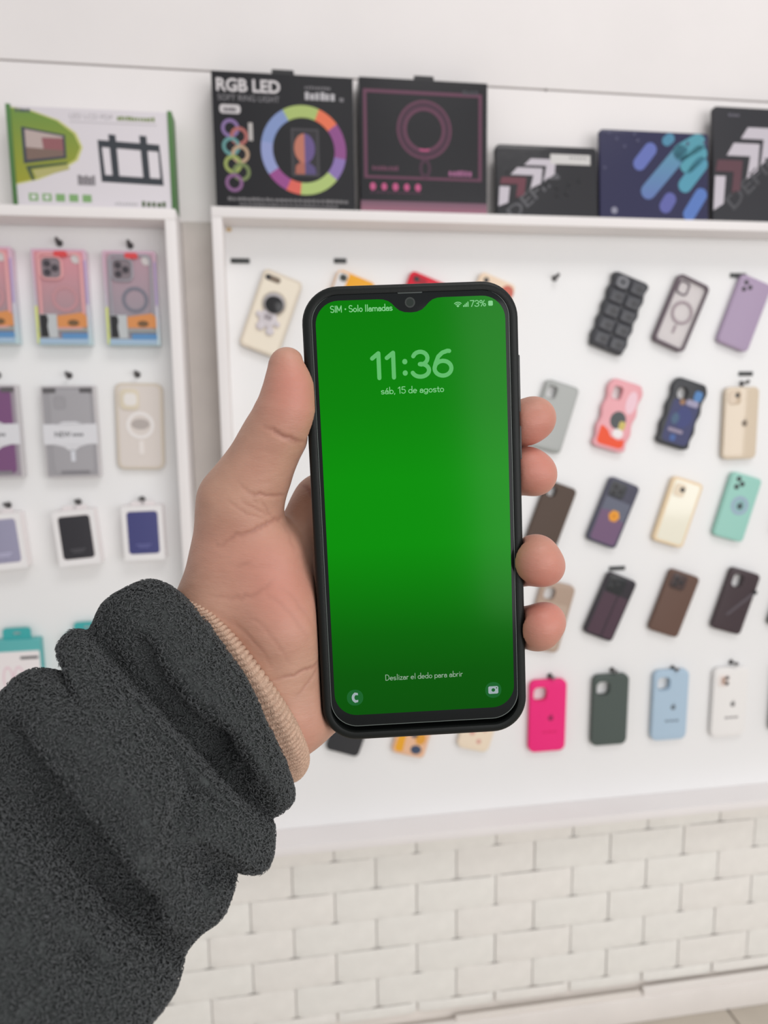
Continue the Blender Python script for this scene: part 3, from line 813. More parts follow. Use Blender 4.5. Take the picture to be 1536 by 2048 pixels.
def new_case(label, x, z, w, h, tilt, m, cat='phone case', name='phone_case', t=9.0, r=9.0, hole=None, outline=None, group='phone cases on the wide display', gap=4.0, bev=2.2):
    root = thing(name, label, cat, (x, PY - gap*MM, z), (PI/2, math.radians(tilt), 0), group)
    o = outline or rrect(w, h, r)
    holes = []
    if hole:
        hole = (hole[0]+1, hole[1]-1, hole[2]*1.18, hole[3]*1.12, hole[4]*1.2)
        holes = [rrect(hole[2], hole[3], hole[4], hole[0], hole[1])]
    sh = plate('shell', o, 0, t, m, root, holes, bev)
    if hole:   # raised rim round the camera opening
        plate('camera_rim', rrect(hole[2]+3, hole[3]+3, hole[4]+1.5, hole[0], hole[1]), t-.2, t+.7, m, root, holes, .5)
    return root
def lenses(root, pts, r, t):
    for px, py in pts:
        q = plate('camera_lens', circ(px, py, r, 18), t-.1, t+.8, DK, root, bev=.3)
def wavy(w, h, r, amp, n=7):
    base = ccw(rrect(w, h, r, n=8)); dense = []
    for i in range(len(base)):
        a, b = Vector(base[i]), Vector(base[(i+1) % len(base)])
        k = max(1, int((b-a).length/2.0))
        for j in range(k): dense.append(tuple(a.lerp(b, j/k)))
    L = 0; out = []
    for i, p in enumerate(dense):
        a, c = Vector(dense[i-1]), Vector(dense[(i+1) % len(dense)]); t = (c-a).normalized()
        d = amp*math.sin(p[1]/h*n*PI)*(1 if abs(p[0]) > w/2-3 else 0)
        out.append((p[0]+t.y*d, p[1]-t.x*d))
    return out

# top row
cr = mat((226, 217, 200), .45, 'cream_plastic')
c = new_case('cream phone case with a black-helmeted astronaut grip', -.005, 1.499, 70, 138, 21, mat((208, 198, 182), .45, 'cream_edge'))
plate('back_plate', rrect(60, 128, 6), 8.8, 9.4, cr, c, [rrect(27, 10, 5, -15.5, 56)])
plate('camera_slot', rrect(27, 10, 5, -15.5, 56), 6, 9.2, mat((120, 106, 92), .4, 'camera_slot'), c)
lenses(c, [(-24, 56)], 4.5, 9.2)
gw = mat((200, 194, 198), .3, 'silver_plastic'); gd = mat((150, 143, 148), .4, 'grey_plastic')
g = plate('astronaut_grip', circ(-2, -10, 16, 28, 15), 9.4, 13, gw, c, bev=1.5)
plate('backpack_ring', circ(0, 17, 21, 28), 9.4, 10.2, mat((176, 166, 152), .4), g, [circ(0, 17, 19, 28)])
plate('helmet', circ(0, 17, 18.5, 28, 18), 10, 15, mat((176, 172, 174), .3), g, bev=2)
plate('visor', circ(1, 15, 16, 28, 14.5), 15, 17.5, mat((42, 42, 44), .15, 'black_visor'), g, bev=1.5)
for x, y, r in ((-19, -8, 5), (16, -14, 5), (-10, -26, 7.5), (8, -29, 7.5)): plate('limb', circ(x, y, r, 18), 9.4, 14, gw, g, bev=2)
plate('chest_box', rrect(13, 8, 2, -2, -8), 13, 14.2, gd, g)

c = new_case('yellow phone case with a white strip beside its camera', .122, 1.499, 70, 138, 21, mat((226, 160, 34), .4, 'yellow_plastic'))
plate('white_strip', [(-33.5, 62), (-30, 66), (-14, 66), (-16, 20), (-18, -60), (-33.5, -60)], 9, 9.4, mat((214, 212, 212), .4), c)
plate('camera_slot', rrect(13, 12, 5, -22, 57), 9, 9.8, mat((84, 88, 76), .4), c); lenses(c, [(-22, 57)], 4, 9.8)
plate('brown_patch', circ(18, 44, 13, 18, 8), 9, 9.3, mat((150, 104, 36), .5), c)
c = new_case('bright red phone case peeking out above the held phone', .251, 1.499, 70, 138, 21, mat((204, 20, 48), .4, 'red_plastic'))
lenses(c, [(-21, 57)], 5, 9); plate('camera_slot', rrect(27, 11, 5, -15, 57), 8.9, 9.3, mat((160, 12, 36), .4), c)
c = new_case('cream phone case with a red corner patch above the held phone', .378, 1.499, 70, 138, 21, mat((226, 204, 180), .45, 'sand_plastic'))
lenses(c, [(-21, 57)], 5, 9)
plate('red_patch', circ(23, 51, 12, 20, 13), 8.9, 9.3, mat((192, 100, 84), .5), c)

bub = mat((52, 53, 57), .3, 'black_bubble_plastic')
c = new_case('black phone case covered in puffy square bubbles', .634, 1.503, 72, 140, 20.2, bub, r=7, outline=wavy(72, 140, 8, 1.6, 10))
pil_o = rrect(32, 25.5, 6, n=4)
for i in range(5):
    for s in (-1, 1):
        b = plate('bubble', [(px + s*16.6, py + 53.4 - i*26.7) for px, py in pil_o], 8.5, 13.5, mat((70, 71, 76), .25, 'black_bubble_gloss'), c, bev=4)
        if i == 0 and s < 0:
            plate('camera_ring', rrect(22, 20, 9, -17, 53), 13.3, 15, mat((120, 121, 126), .25), b, [rrect(14, 12, 6, -17, 53)])
        else:
            plate('dimple', circ(s*16.6+3, 53.4-i*26.7-1, 7.5, 14, 6), 13.4, 13.7, mat((36, 36, 40), .2, 'black_dimple'), b)
fr = mat((96, 84, 92), .35, 'smoky_purple_frame')
c = thing('phone_case', 'clear phone case with a dark purple rim and ring', 'phone case', (.759, PY-.004, 1.505), (PI/2, math.radians(22.2), 0), 'phone cases on the wide display')
plate('rim', rrect(69, 132, 10), 0, 9.5, fr, c, [rrect(58, 121, 7)], 2)
plate('clear_back', rrect(60, 123, 7), 3, 5, mat((224, 218, 218), .12, 'clear_plastic', alpha=.55), c)
plate('charging_ring', circ(2, 2, 22, 36), 5, 5.8, mat((150, 136, 142), .4), c, [circ(2, 2, 16.5, 36)])
plate('stem', rrect(5, 16, 2, 0, -31), 5, 5.8, mat((150, 136, 142), .4), c)
plate('camera_frame', rrect(24, 26, 7, -15, 44), 4.9, 6.5, fr, c, [rrect(18, 20, 5, -15, 44)])
pu = mat((164, 146, 172), .45, 'lilac_silicone')
c = new_case('plain lilac phone case with three camera openings at the photo edge', .889, 1.506, 68, 133, 19.8, pu)
lenses(c, [(-20, 53), (-20, 40), (-9, 47)], 4.2, 9)

# second row
c = new_case('beige phone case mostly hidden behind the thumb', .0, 1.309, 66, 130, 20, mat((226, 214, 200), .45, 'pale_beige'))
def white_hole(x, y, w=15, h=17, r=5): return (x, y, w, h, r)
gy = mat((150, 153, 150), .25, 'smoke_grey_gloss', coat=.6)
c = new_case('glossy smoke grey phone case with a square camera opening', .511, 1.315, 67, 128, 16.8, gy, hole=white_hole(-19, 44, 17, 20))
pk = mat((228, 158, 166), .35, 'pink_plastic')
c = new_case('pink wavy-edged phone case with an orange-red base print', .639, 1.315, 69, 132, 16.2, mat((222, 158, 165), .3, 'pink_gloss'), outline=wavy(68, 132, 12, 1.8, 7), hole=white_hole(-16, 42, 17, 22))
plate('red_print', [(-28, -26), (-24, -24), (-12, -30), (-4, -40), (12, -44), (26, -40), (27, -54), (20, -59), (-22, -59), (-28, -54)], 9, 9.3, mat((228, 76, 34), .4), c)
plate('dark_print', circ(2, -8, 16, 20, 17), 9, 9.35, mat((74, 78, 80), .4), c)
plate('white_print', circ(9, -32, 11, 18, 9), 9, 9.4, mat((232, 222, 222), .4), c)
plate('yellow_print', rrect(13, 16, 4, 13, -16), 9.1, 9.5, mat((196, 178, 96), .4), c)
plate('pale_print', circ(18, 30, 11, 16, 22), 9, 9.25, mat((236, 192, 202), .4), c)
nv = mat((50, 54, 96), .35, 'navy_print')
c = new_case('black wavy-edged phone case with a navy printed back', .770, 1.317, 71, 130, 17, mat((50, 52, 56), .35, 'black_rubber'), outline=wavy(70, 130, 12, 1.8, 7), hole=white_hole(-14, 38, 19, 22, 9))
plate('navy_print', rrect(56, 84, 10, 1, -16), 9, 9.3, nv, c)
plate('blue_disc', circ(4, -6, 17, 24, 20), 9.3, 9.5, mat((52, 60, 112), .4), c)
plate('blue_print', rrect(17, 20, 6, 20, 40), 9, 9.3, mat((76, 124, 178), .4), c)
plate('amber_print', circ(-8, 22, 6, 14), 9.2, 9.6, mat((150, 112, 80), .4), c)
plate('lilac_print', rrect(26, 12, 5, 13, 24), 9.2, 9.6, mat((150, 146, 172), .4), c)
plate('teal_print', circ(-12, -12, 8, 14, 11), 9.4, 9.6, mat((66, 92, 118), .4), c)
plate('pale_print', rrect(32, 7, 3, -4, -34), 9.2, 9.6, mat((140, 130, 150), .4), c)
plate('blue_print', rrect(12, 12, 4, -5, -48), 9.2, 9.6, mat((62, 92, 150), .4), c)
be = mat((208, 192, 170), .15, 'champagne_clear', coat=.8)
c = new_case('champagne clear phone case hanging straight under a black label', .8945, 1.2975, 71, 140, -.3, be, r=11)
plate('camera_bump', rrect(27, 28, 8, -17, 50), 9, 10.2, mat((196, 176, 152), .12, coat=.8), c, bev=1)
lenses(c, [(-12, 54)], 4.5, 10.2); logo(c, 7, 0, 7, mat((118, 106, 92), .4), 9)

# third row
c = new_case('dark brown phone case just beneath the middle finger', .510, 1.127, 64, 128, 20.2, mat((82, 68, 60), .6, 'dark_brown_silicone'), hole=white_hole(-17, 46, 15, 17, 5))
c = new_case('slate and purple phone case printed with an orange flower', .636, 1.129, 65, 130, 21.7, mat((72, 72, 88), .4, 'slate_rim'))
plate('purple_print', [(-27, 0), (-8, 4), (10, -6), (27, -12), (27, -56), (22, -60), (-22, -60), (-27, -56)], 9, 9.3, mat((108, 82, 112), .4), c)
plate('slate_print', [(-27, 0), (-8, 4), (10, -6), (27, -12), (27, 26), (-27, 26)], 9, 9.3, mat((94, 98, 114), .4), c)
plate('camera_plate', rrect(34, 30, 7, -10, 44), 9, 10.6, mat((60, 62, 66), .3), c, bev=.8); lenses(c, [(-17, 50), (-17, 38), (-4, 44)], 5, 10.6)
for k in range(6):
    a = k*PI/3; plate('flower_petal', circ(3+6*math.cos(a), -5+6*math.sin(a), 5.5, 12), 9.3, 9.6+k*.02, mat((222, 150, 40), .4), c)
plate('flower_heart', circ(3, -5, 4, 12), 9.7, 10, mat((206, 128, 30), .4), c)
go = mat((226, 204, 170), .3, 'gold_rim')
c = new_case('cream clear phone case with a pale gold rim', .771, 1.126, 67, 132, 17.5, go)
plate('back_plate', rrect(56, 121, 6), 9, 9.4, mat((234, 224, 206), .12, 'cream_clear', coat=.9), c)
plate('camera_plate', rrect(24, 26, 7, -13, 42), 9.4, 10.4, mat((214, 198, 172), .2, coat=.5), c); lenses(c, [(-8, 44)], 5, 10.4)
mi = mat((148, 198, 186), .5, 'mint_silicone')
c = new_case('mint green phone case with a lavender ring and dark emblem', .898, 1.132, 67, 131, 16, mi)
lenses(c, [(-17, 54), (-17, 38), (-7, 46)], 5, 9)
plate('charging_ring', circ(2, 4, 19, 30), 9, 9.4, mat((150, 170, 188), .5), c, [circ(2, 4, 13, 30)])
plate('ring_fill', circ(2, 4, 13, 30), 9, 9.3, mat((138, 178, 180), .5), c); logo(c, 3, 3, 7, mat((64, 78, 78), .5), 9.3)

# fourth row
c = new_case('translucent tan phone case behind the little finger', .513, .929, 70, 138, 15, mat((168, 146, 130), .35, 'tan_translucent'), hole=white_hole(-16, 46, 20, 22, 7), r=12)
plate('back_plate', rrect(60, 90, 7, 0, -17), 9, 9.3, mat((178, 158, 142), .3), c)
pl = mat((74, 54, 66), .4, 'plum_leather')
c = new_case('plum phone case with a black camera block under a label strip', .6365, .942, 65, 130, 23, mat((50, 46, 52), .35, 'black_plum'))
plate('back_plate', rrect(30, 86, 3, -12, -17), 9, 9.6, pl, c); plate('back_plate', rrect(22, 86, 3, 17, -17), 9, 9.6, pl, c)
plate('camera_block', rrect(38, 34, 8, -9, 45), 9, 11, mat((44, 46, 48), .25), c, bev=1); lenses(c, [(-18, 52), (-18, 39), (-6, 46)], 5, 11)
c = new_case('chocolate brown leather phone case', .772, .942, 67, 130, 20, mat((98, 74, 64), .5, 'brown_leather', bump=.1, bscale=600))
plate('camera_block', rrect(34, 32, 8, -10, 44), 9, 10.8, mat((72, 58, 56), .3), c, bev=1); lenses(c, [(-16, 49), (-16, 38), (-5, 44)], 4.5, 10.8)
c = new_case('black plum phone case crossed by a slanting glossy strap', .9065, .9395, 68, 130, 17.8, mat((64, 52, 56), .35, 'dark_plum'), hole=white_hole(-14, 42, 20, 24, 7))
plate('strap', [(-14, -30), (-8, -32), (34, 25), (30, 30)], 9, 9.6, mat((84, 76, 82), .2, coat=.6), c)
plate('strap_clip', rrect(9, 8, 2, 32, 28), 8, 11, DK, c)

# bottom row, hanging straight
def soft(label, x, z, col, nm, extras=True, hole=True, mark=None, textm=None, rim=None):
    q = new_case(label, x, z, 76, 149, .5, mat(col, .55, nm), r=13, hole=(-18, 48, 24, 25, 8) if hole else None)
    if mark: logo(q, 6, -4, 6.5, mark, 9)
    if textm:
        for k in range(3): plate('print_line', rrect(9, 4.6, 1.2, -6+k*10.5, -33), 9, 9.25, textm, q)
    return q
soft('hot pink silicone phone case with a dark emblem', .512, .7257, (236, 38, 118), 'hot_pink_silicone', mark=mat((150, 30, 80), .5), textm=mat((214, 30, 104), .5))
c = soft('dark green silicone phone case in the bottom row', .6434, .728, (74, 84, 80), 'dark_green_silicone')
soft('light blue silicone phone case with a grey emblem', .7735, .7284, (166, 188, 206), 'light_blue_silicone', mark=mat((104, 116, 126), .5), textm=mat((120, 136, 150), .5))
c = soft('white phone case with a grey emblem at the right of the bottom row', .906, .7252, (226, 224, 222), 'white_silicone', hole=False, mark=mat((130, 128, 128), .5), textm=mat((150, 146, 146), .5))
plate('camera_bump', rrect(26, 27, 8, -18, 48), 9, 10, mat((224, 216, 212), .4), c, bev=.6); lenses(c, [(-11, 54), (-11, 42)], 4, 10)
plate('camera_tint', circ(-19, 48, 5, 16, 9), 10, 10.3, mat((176, 150, 138), .4), c)
def at_bottom_left(px, pz, w, h, tilt):
    a = math.radians(tilt); u = Vector((math.sin(a), math.cos(a))); r = Vector((math.cos(a), -math.sin(a)))
    q = Vector((px, pz)) + u*h/2*MM + r*w/2*MM; return q.x, q.y
x, z = at_bottom_left(.0692, .6944, 66, 132, 20)
new_case('black phone case showing below the lower edge of the held phone', x, z, 66, 132, 20, mat((48, 49, 52), .4, 'black_silicone'))
x, z = at_bottom_left(.1964, .6774, 66, 132, 17)
c = new_case('peach phone case with yellow and navy blots', x, z, 66, 132, 17, mat((222, 178, 146), .45, 'peach_plastic'))
plate('yellow_blot', [(-28, -22), (-14, -20), (-12, -60), (-24, -61), (-29, -55)], 9, 9.3, mat((224, 160, 44), .45), c)
plate('navy_blot', circ(13, -51, 11, 18, 9), 9, 9.3, mat((62, 74, 98), .45), c)
plate('amber_blot', circ(16, -28, 10, 18, 12), 9, 9.3, mat((214, 152, 60), .45), c)
plate('dark_blot', circ(2, -22, 7, 14), 9, 9.3, mat((90, 90, 100), .45), c)
x, z = at_bottom_left(.3255, .6766, 66, 132, 16)
c = new_case('cream phone case with faded pink blossoms', x, z, 66, 132, 16, mat((226, 210, 188), .45, 'cream_floral'), r=13)
for px, py, r in ((-10, -30, 6), (14, -20, 5), (8, -46, 5), (-16, -10, 5)):
    plate('blossom', circ(px, py, r, 14), 9, 9.3, mat((208, 160, 146), .5), c)
for zz, col, lab in ((1.128, (96, 60, 66), 'maroon phone case cut off at the photo edge beside the mint one'), (.94, (60, 58, 62), 'black phone case cut off at the photo edge beside the strapped one'), (.7265, (84, 82, 84), 'grey phone case cut off at the photo edge beside the white one')):
    straight = zz < .8
    new_case(lab, 1.032 if not straight else 1.0365, zz, 66, 130 if not straight else 146, 17 if not straight else .5, mat(col, .45))

# ------------------------------------------------------------------ boxed goods in the narrow display
def pack(name, label, cat, x, z, tilt=0., group=None, gap=1.0):
    return thing(name, label, cat, (x, PY-gap*MM, z), (PI/2, math.radians(tilt), 0), group)
holo = mat((196, 170, 182), .12, 'pink_hologram_foil', coat=1.0)
def boxed_case(label, x, z, pink):
    c = pack('boxed_phone_case', label, 'boxed case', x, z, 0, 'hologram boxed cases')
    body = grad_mat((150, 134, 140) if pink else (142, 138, 146), (206, 136, 146) if pink else (176, 142, 154), 'Y', -.04, .075, .15, .8, 'pink_grey_window')
    plate('carton', rrect(84, 153, 2), 0, 21, grad_mat((176, 200, 206), (206, 170, 190), 'Y', -.07, .05, .15, .9, 'hologram_edge'), c, bev=1)
    plate('window', rrect(76, 145, 2), 21, 21.4, body, c)
    k = mat((214, 156, 158) if pink else (150, 148, 156), .25, coat=.5)
    sh = plate('case_rim', rrect(70, 122, 10, 1, 10), 21.4, 24, k, c, [rrect(62, 114, 7, 1, 10)], .8)
    plate('camera_frame', rrect(36, 38, 11, -12, 46), 21.4, 25, k, c, [rrect(30, 32, 8, -12, 46)], .8)
    plate('camera_plate', rrect(30, 32, 8, -12, 46), 21.4, 23, mat((128, 118, 124), .3), c)
    for px, py in ((-18, 53), (-18, 39), (-6, 46)): plate('camera_lens', circ(px, py, 5.5, 18), 23, 24.4, mat((66, 62, 68), .2), c, bev=.4)
    plate('charging_ring', circ(6, -2, 21, 36), 21.4, 22.2, mat((182, 136, 142) if pink else (116, 116, 128), .4), c, [circ(6, -2, 15.5, 36)])
    plate('red_sticker', rrect(21, 9, 4, 4, 68), 21.5, 25.2, mat((206, 72, 74), .4), c)
    plate('round_seal', circ(27, 61, 7.5, 22), 21.5, 22.4, mat((196, 190, 190), .3), c)
    plate('orange_panel', [(-8, -30), (32, -24), (38, -30), (38, -48), (-8, -48)], 21.5, 24.4, mat((206, 138, 84), .4), c)
    plate('dark_badge', circ(17, -41, 9, 18, 5), 24.4, 24.7, mat((112, 86, 60), .4), c)
    plate('portrait_panel', rrect(27, 38, 1, -22, -46), 21.5, 24.4, mat((182, 186, 188), .4), c)
    plate('portrait_print', [(-35, -28), (-24, -28), (-22, -36), (-24, -46), (-22, -64), (-35, -64)], 24.4, 24.6, mat((44, 44, 46), .4), c)
    plate('grey_band', rrect(76, 6, .5, 0, -52), 21.5, 23.8, mat((150, 152, 148), .4), c)
    plate('blue_band', rrect(40, 9, 1, 18, -62), 21.5, 24.4, mat((92, 138, 184), .4), c)
    plate('sky_band', rrect(76, 8, 1, 0, -70), 21.5, 23.8, mat((158, 182, 204), .4), c)
    plate('foil_edge', rrect(4, 60, 1, -40, -44), 21, 22, mat((206, 214, 120), .15, coat=1.), c)
    plate('foil_edge', rrect(3, 70, 1, 40.5, 24), 21, 22, mat((168, 150, 196), .15, coat=1.), c)
    return c
boxed_case('hologram box with a pink-rimmed phone case, middle of its row', -.344, 1.521, True)
boxed_case('hologram box with a grey-rimmed phone case, nearest the wide display', -.2335, 1.520, False)
boxed_case('hologram box with a pink-rimmed case, cut off by the photo edge', -.4585, 1.523, True)
def clear_box(label, x, z, col, nm, lower):
    c = pack('clear_case_box', label, 'boxed case', x, z, 0, 'clear boxes with a white band')
    plate('carton', rrect(86, 154, 2), 0, 18, mat((190, 186, 188), .2, 'clear_box_side', coat=.6), c, bev=1)
    plate('window', rrect(81, 148, 2), 18, 18.4, mat(col, .15, nm, coat=.8), c)
    plate('case_inside', rrect(64, 140, 9, 2, 0), 18.4, 19.2, mat(lower, .2, coat=.6), c, [rrect(20, 22, 6, -14, 48)], .5)
    for s in (-1, 1): plate('corner_clip', rrect(20, 8, 1, s*29, 69), 18.4, 19.6, mat((92, 90, 92), .4), c)
    b = plate('white_band', rrect(86, 34, .5, 0, -4), 18.4, 20, mat((212, 212, 216), .4), c)
    plate('band_crest', [(-22, 12.5), (-10, 17), (10, 17), (22, 12.5)], 18.4, 20, mat((212, 212, 216), .4), c)
    plate('band_drop', [(-30, -20.5), (30, -20.5), (14, -25), (6, -31), (-4, -31), (-12, -25)], 18.4, 20, mat((208, 208, 212), .4), c)
    text('lettering', 'NEW', -12, -4, 26, 9, mat((96, 96, 100), .5), b, 20, .02)
    for k in range(4): plate('small_print', rrect(3.6, 5, .5, 5+k*4.6, -5), 20, 20.2, mat((126, 126, 130), .5), b)
    plate('tag_stem', rrect(7, 20, 2, 2, -40), 18.6, 20, mat((206, 208, 214), .4), c)
    plate('base_print', rrect(46, 5, 1, 4, -68), 19.2, 19.6, mat((128, 126, 130), .4), c)
    return c
clear_box('clear grey case box with a white band and black lettering', -.346, 1.3015, (152, 150, 154), 'grey_window', (160, 158, 162))
clear_box('clear box with a purple case and white band at the photo edge', -.4695, 1.3035, (150, 140, 150), 'purple_window', (116, 74, 116))
c = new_case('cream translucent phone case with a white magnet ring', -.2345, 1.3085, 79, 148, 1.5, mat((206, 196, 182), .35, 'cream_translucent'), r=12, group='things in the narrow display', gap=1.0)
plate('back_plate', rrect(68, 138, 9), 9, 9.3, mat((214, 206, 200), .25, 'milky_plastic', coat=.4), c)
plate('camera_plate', rrect(32, 36, 9, -16, 46), 9.2, 11, mat((214, 204, 184), .3), c, bev=.8); plate('camera_opening', rrect(21, 21, 7, -14, 46), 11, 11.2, mat((226, 222, 218), .3), c)
plate('charging_ring', circ(1, 2, 23, 40), 9.3, 10, mat((228, 224, 222), .4), c, [circ(1, 2, 17.5, 40)])
plate('ring_label', circ(1, 4, 15, 28, 9), 9.3, 9.6, mat((176, 168, 164), .4), c)
plate('stem', rrect(8, 24, 3, 2, -36), 9.3, 10, mat((226, 220, 216), .4), c)
def power_bank(label, x, z, tilt, col, nm):
    c = pack('power_bank_box', label, 'boxed charger', x, z, tilt, 'boxed power banks')
    plate('carton', rrect(68, 95, 2), 0, 26, mat((230, 222, 222), .4, 'white_carton'), c, bev=1)
    plate('window_frame', rrect(68, 95, 2), 26, 26.6, mat((236, 226, 226), .4), c, [rrect(54, 77, 6, 0, 1)])
    p = plate('power_bank', rrect(52, 75, 6, 0, 1), 24, 26.4, mat(col, .5, nm), c, bev=.8)
    for k, w in ((0, 26), (1, 18)): plate('print_line', rrect(w, 2, .5, 0, -20-4*k), 26.4, 26.6, mat(tuple(min(255, int(v*1.0+34)) for v in col), .5), p)
    plate('hang_tab', rrect(40, 9, 3, 0, 50), 10, 11, mat((222, 216, 216), .4), c, [circ(0, 51, 2.6, 12)])
    return c
power_bank('white box with a black power bank in its window', -.347, 1.121, -4, (50, 49, 54), 'black_power_bank')
power_bank('white box with a royal blue power bank in its window', -.2365, 1.125, -.5, (70, 72, 122), 'blue_power_bank')
power_bank('white box with a lavender power bank, cut off by the photo edge', -.4665, 1.1185, -4, (148, 146, 170), 'lavender_power_bank')
def teal_pack(label, x, z, loop):
    c = pack('earphone_pack', label, 'boxed earphones', x, z, 0, 'teal topped packs')
    plate('carton', rrect(78, 140, 3), 0, 18, mat((92, 172, 172), .4, 'teal_carton'), c, bev=1)
    plate('front_card', rrect(73, 118, 2, 1, -9), 18, 18.5, mat((228, 222, 222), .4, 'white_card'), c)
    plate('hang_tab', rrect(46, 24, 6, 0, 78), 8, 10, mat((64, 164, 164), .4, 'teal_tab'), c, [rrect(12, 5, 2, 0, 80)])
    plate('dark_print', rrect(30, 5, 2, 20, 38), 18.5, 18.8, mat((92, 90, 92), .4), c)
    for s in (-1, 1):
        plate('earphone_print', circ(loop+s*9, 2, 9, 20, 22), 18.5, 18.8, mat((222, 196, 204), .4), c, [circ(loop+s*9, 2, 6, 20, 18)])
    return c
teal_pack('teal-topped white pack with pink earphone print at the photo edge', -.462, .8735, -8)
teal_pack('teal-topped white pack half hidden behind the sleeve', -.344, .8775, 0)

# ------------------------------------------------------------------ boxes standing on the two shelves
SH_L, SH_M = 1.6545, 1.6605
def shelf_box(name, label, cat, x0, x1, ztop, zs, depth, m, yfront=-.050, lean=0.0, r=1.0, bev=.8):
    """returns the thing and a function from face fractions (right, down) to mm"""
    w, h = (x1-x0)*1000, (ztop-zs)*1000
    root = thing(name, label, cat, ((x0+x1)/2, yfront, zs + .0002), (PI/2-lean, 0, 0), 'goods along the shelf tops')
    plate('carton', rrect(w, h, r, 0, h/2), -depth, 0, m, root, bev=bev)
    return root, (lambda fx, fy: ((fx-.5)*w, (1-fy)*h)), w, h
def fpoly(f, pts): return [f(*p) for p in pts]
def frect(f, x0, y0, x1, y1): return fpoly(f, ((x0, y1), (x1, y1), (x1, y0), (x0, y0)))
def bars(name, f, x0, y0, x1, y1, n, m, root, z=.35):
    """a line of illegible small print"""
    r_ = random.Random(n*7+int(x0*100)); x = x0; ww = (x1-x0)/n
    for i in range(n):
        plate(name, frect(f, x + ww*.08, y0 + (y1-y0)*r_.uniform(0, .25), x + ww*r_.uniform(.7, .95), y1), .2, z, m, root); x += ww

# wall bracket carton
c, f, w, h = shelf_box('bracket_carton', 'white and green television wall bracket carton on the narrow shelf', 'box', -.397, -.1545, 1.806, SH_L, 42, mat((208, 203, 208), .4, 'white_print_card'))
gm = grad_mat((150, 148, 44), (108, 138, 62), 'Y', .03, .14, .4, 0, 'green_swoosh')
plate('pale_edge', fpoly(f, ((0, .01), (.145, .04), (.30, .12), (.405, .24), (.44, .38), (.405, .51), (.30, .615), (.15, .715), (0, .775))), 0, .12, mat((190, 190, 120), .4), c)
plate('green_swoosh', fpoly(f, ((0, .02), (.14, .05), (.29, .13), (.39, .25), (.425, .38), (.39, .5), (.29, .6), (.15, .7), (0, .76))), 0, .2, gm, c)
tv = plate('television_print', fpoly(f, ((.07, .20), (.335, .265), (.335, .495), (.07, .56))), .2, .35, mat((62, 68, 78), .4), c)
plate('screen_print', fpoly(f, ((.09, .225), (.32, .28), (.32, .475), (.09, .525))), .35, .45, mat((176, 160, 156), .4), tv)
plate('screen_print', fpoly(f, ((.19, .30), (.32, .30), (.32, .42), (.2, .44))), .45, .55, mat((140, 92, 96), .4), tv)
plate('screen_print', fpoly(f, ((.09, .40), (.32, .42), (.32, .475), (.09, .525))), .45, .56, mat((120, 100, 92), .4), tv)
plate('stand_print', fpoly(f, ((.08, .585), (.34, .53), (.34, .55), (.11, .61), (.13, .72), (.11, .72))), .2, .35, mat((70, 84, 66), .4), c)
plate('shelf_print', fpoly(f, ((.12, .62), (.34, .56), (.35, .60), (.14, .70))), .2, .34, mat((170, 166, 110), .4), c)
text('lettering', 'LED LCD PDP', *f(.505, .075), .27*w, .05*h, mat((160, 156, 160), .5), c, .05)
bars('small_print', f, .665, .055, .905, .10, 12, mat((120, 136, 84), .5), c)
plate('underline', frect(f, .37, .128, .915, .137), 0, .2, mat((178, 174, 178), .5), c)
bars('maker_mark', f, .04, .025, .135, .06, 4, mat((74, 84, 92), .5), c)
bk = mat((56, 60, 66), .4, 'black_print')
br = plate('bracket_print', fpoly(f, ((.535, .30), (.925, .325), (.94, .735), (.545, .715))), .1, .25, bk, c, [fpoly(f, ((.56, .37), (.915, .395), (.92, .665), (.57, .645)))])
for a in (.605, .80):
    plate('bracket_arm', fpoly(f, ((a, .24), (a+.045, .245), (a+.055, .70), (a+.012, .70))), .1, .4, bk, br)
bars('barcode', f, .395, .65, .505, .755, 9, mat((112, 108, 112), .5), c)
for i in range(5):
    q = plate('feature_icon', frect(f, .085+i*.083, .85, .142+i*.083, .925), .1, .3, mat((122, 160, 106), .5), c)
    if i in (0, 1): plate('icon_centre', frect(f, .10+i*.083, .868, .127+i*.083, .905), .3, .4, mat((210, 208, 210), .5), q)
bars('small_print', f, .62, .915, .77, .945, 8, mat((176, 174, 176), .5), c)
bars('maker_mark', f, .79, .895, .955, .955, 5, mat((74, 92, 58), .5), c, .4)
gf = grad_mat((64, 104, 54), (78, 120, 66), 'Y', 0, .15, .5, 0, 'green_flap')
for s in (-1, 1):
    bm = box_geo(s*w/2*MM-.0035, s*w/2*MM+.0035, .0, h*MM+.002, -.040, .0016, .0006)
    bm_obj('end_flap', bm, gf, c)

# ring light carton
c, f, w, h = shelf_box('ring_light_carton', 'black carton with a rainbow ring light picture and RGB LED lettering', 'box', -.087, .1415, 1.8735, SH_M, 46, mat((40, 40, 43), .5, 'black_print_card', spec=.2), lean=.01)
wt = mat((196, 192, 194), .5); gt = mat((128, 126, 130), .5)
text('lettering', 'RGB LED', *f(.255, .095), .445*w, .095*h, wt, c, .1, .03)
text('lettering', 'SOFT RING LIGHT', *f(.255, .185), .43*w, .042*h, gt, c, .1, .0)
bars('small_print', f, .65, .075, .84, .098, 9, mat((104, 102, 106), .5), c)
bars('bold_print', f, .65, .115, .87, .175, 6, mat((172, 170, 174), .5), c)
plate('bold_print', frect(f, .90, .15, .93, .178), .1, .3, mat((112, 110, 114), .5), c)
plate('badge', rrect(.145*w, .065*h, 5, *f(.122, .268)), .1, .3, mat((188, 184, 186), .5), c); bars('badge_print', f, .075, .255, .165, .285, 4, mat((96, 92, 96), .5), c, .45)
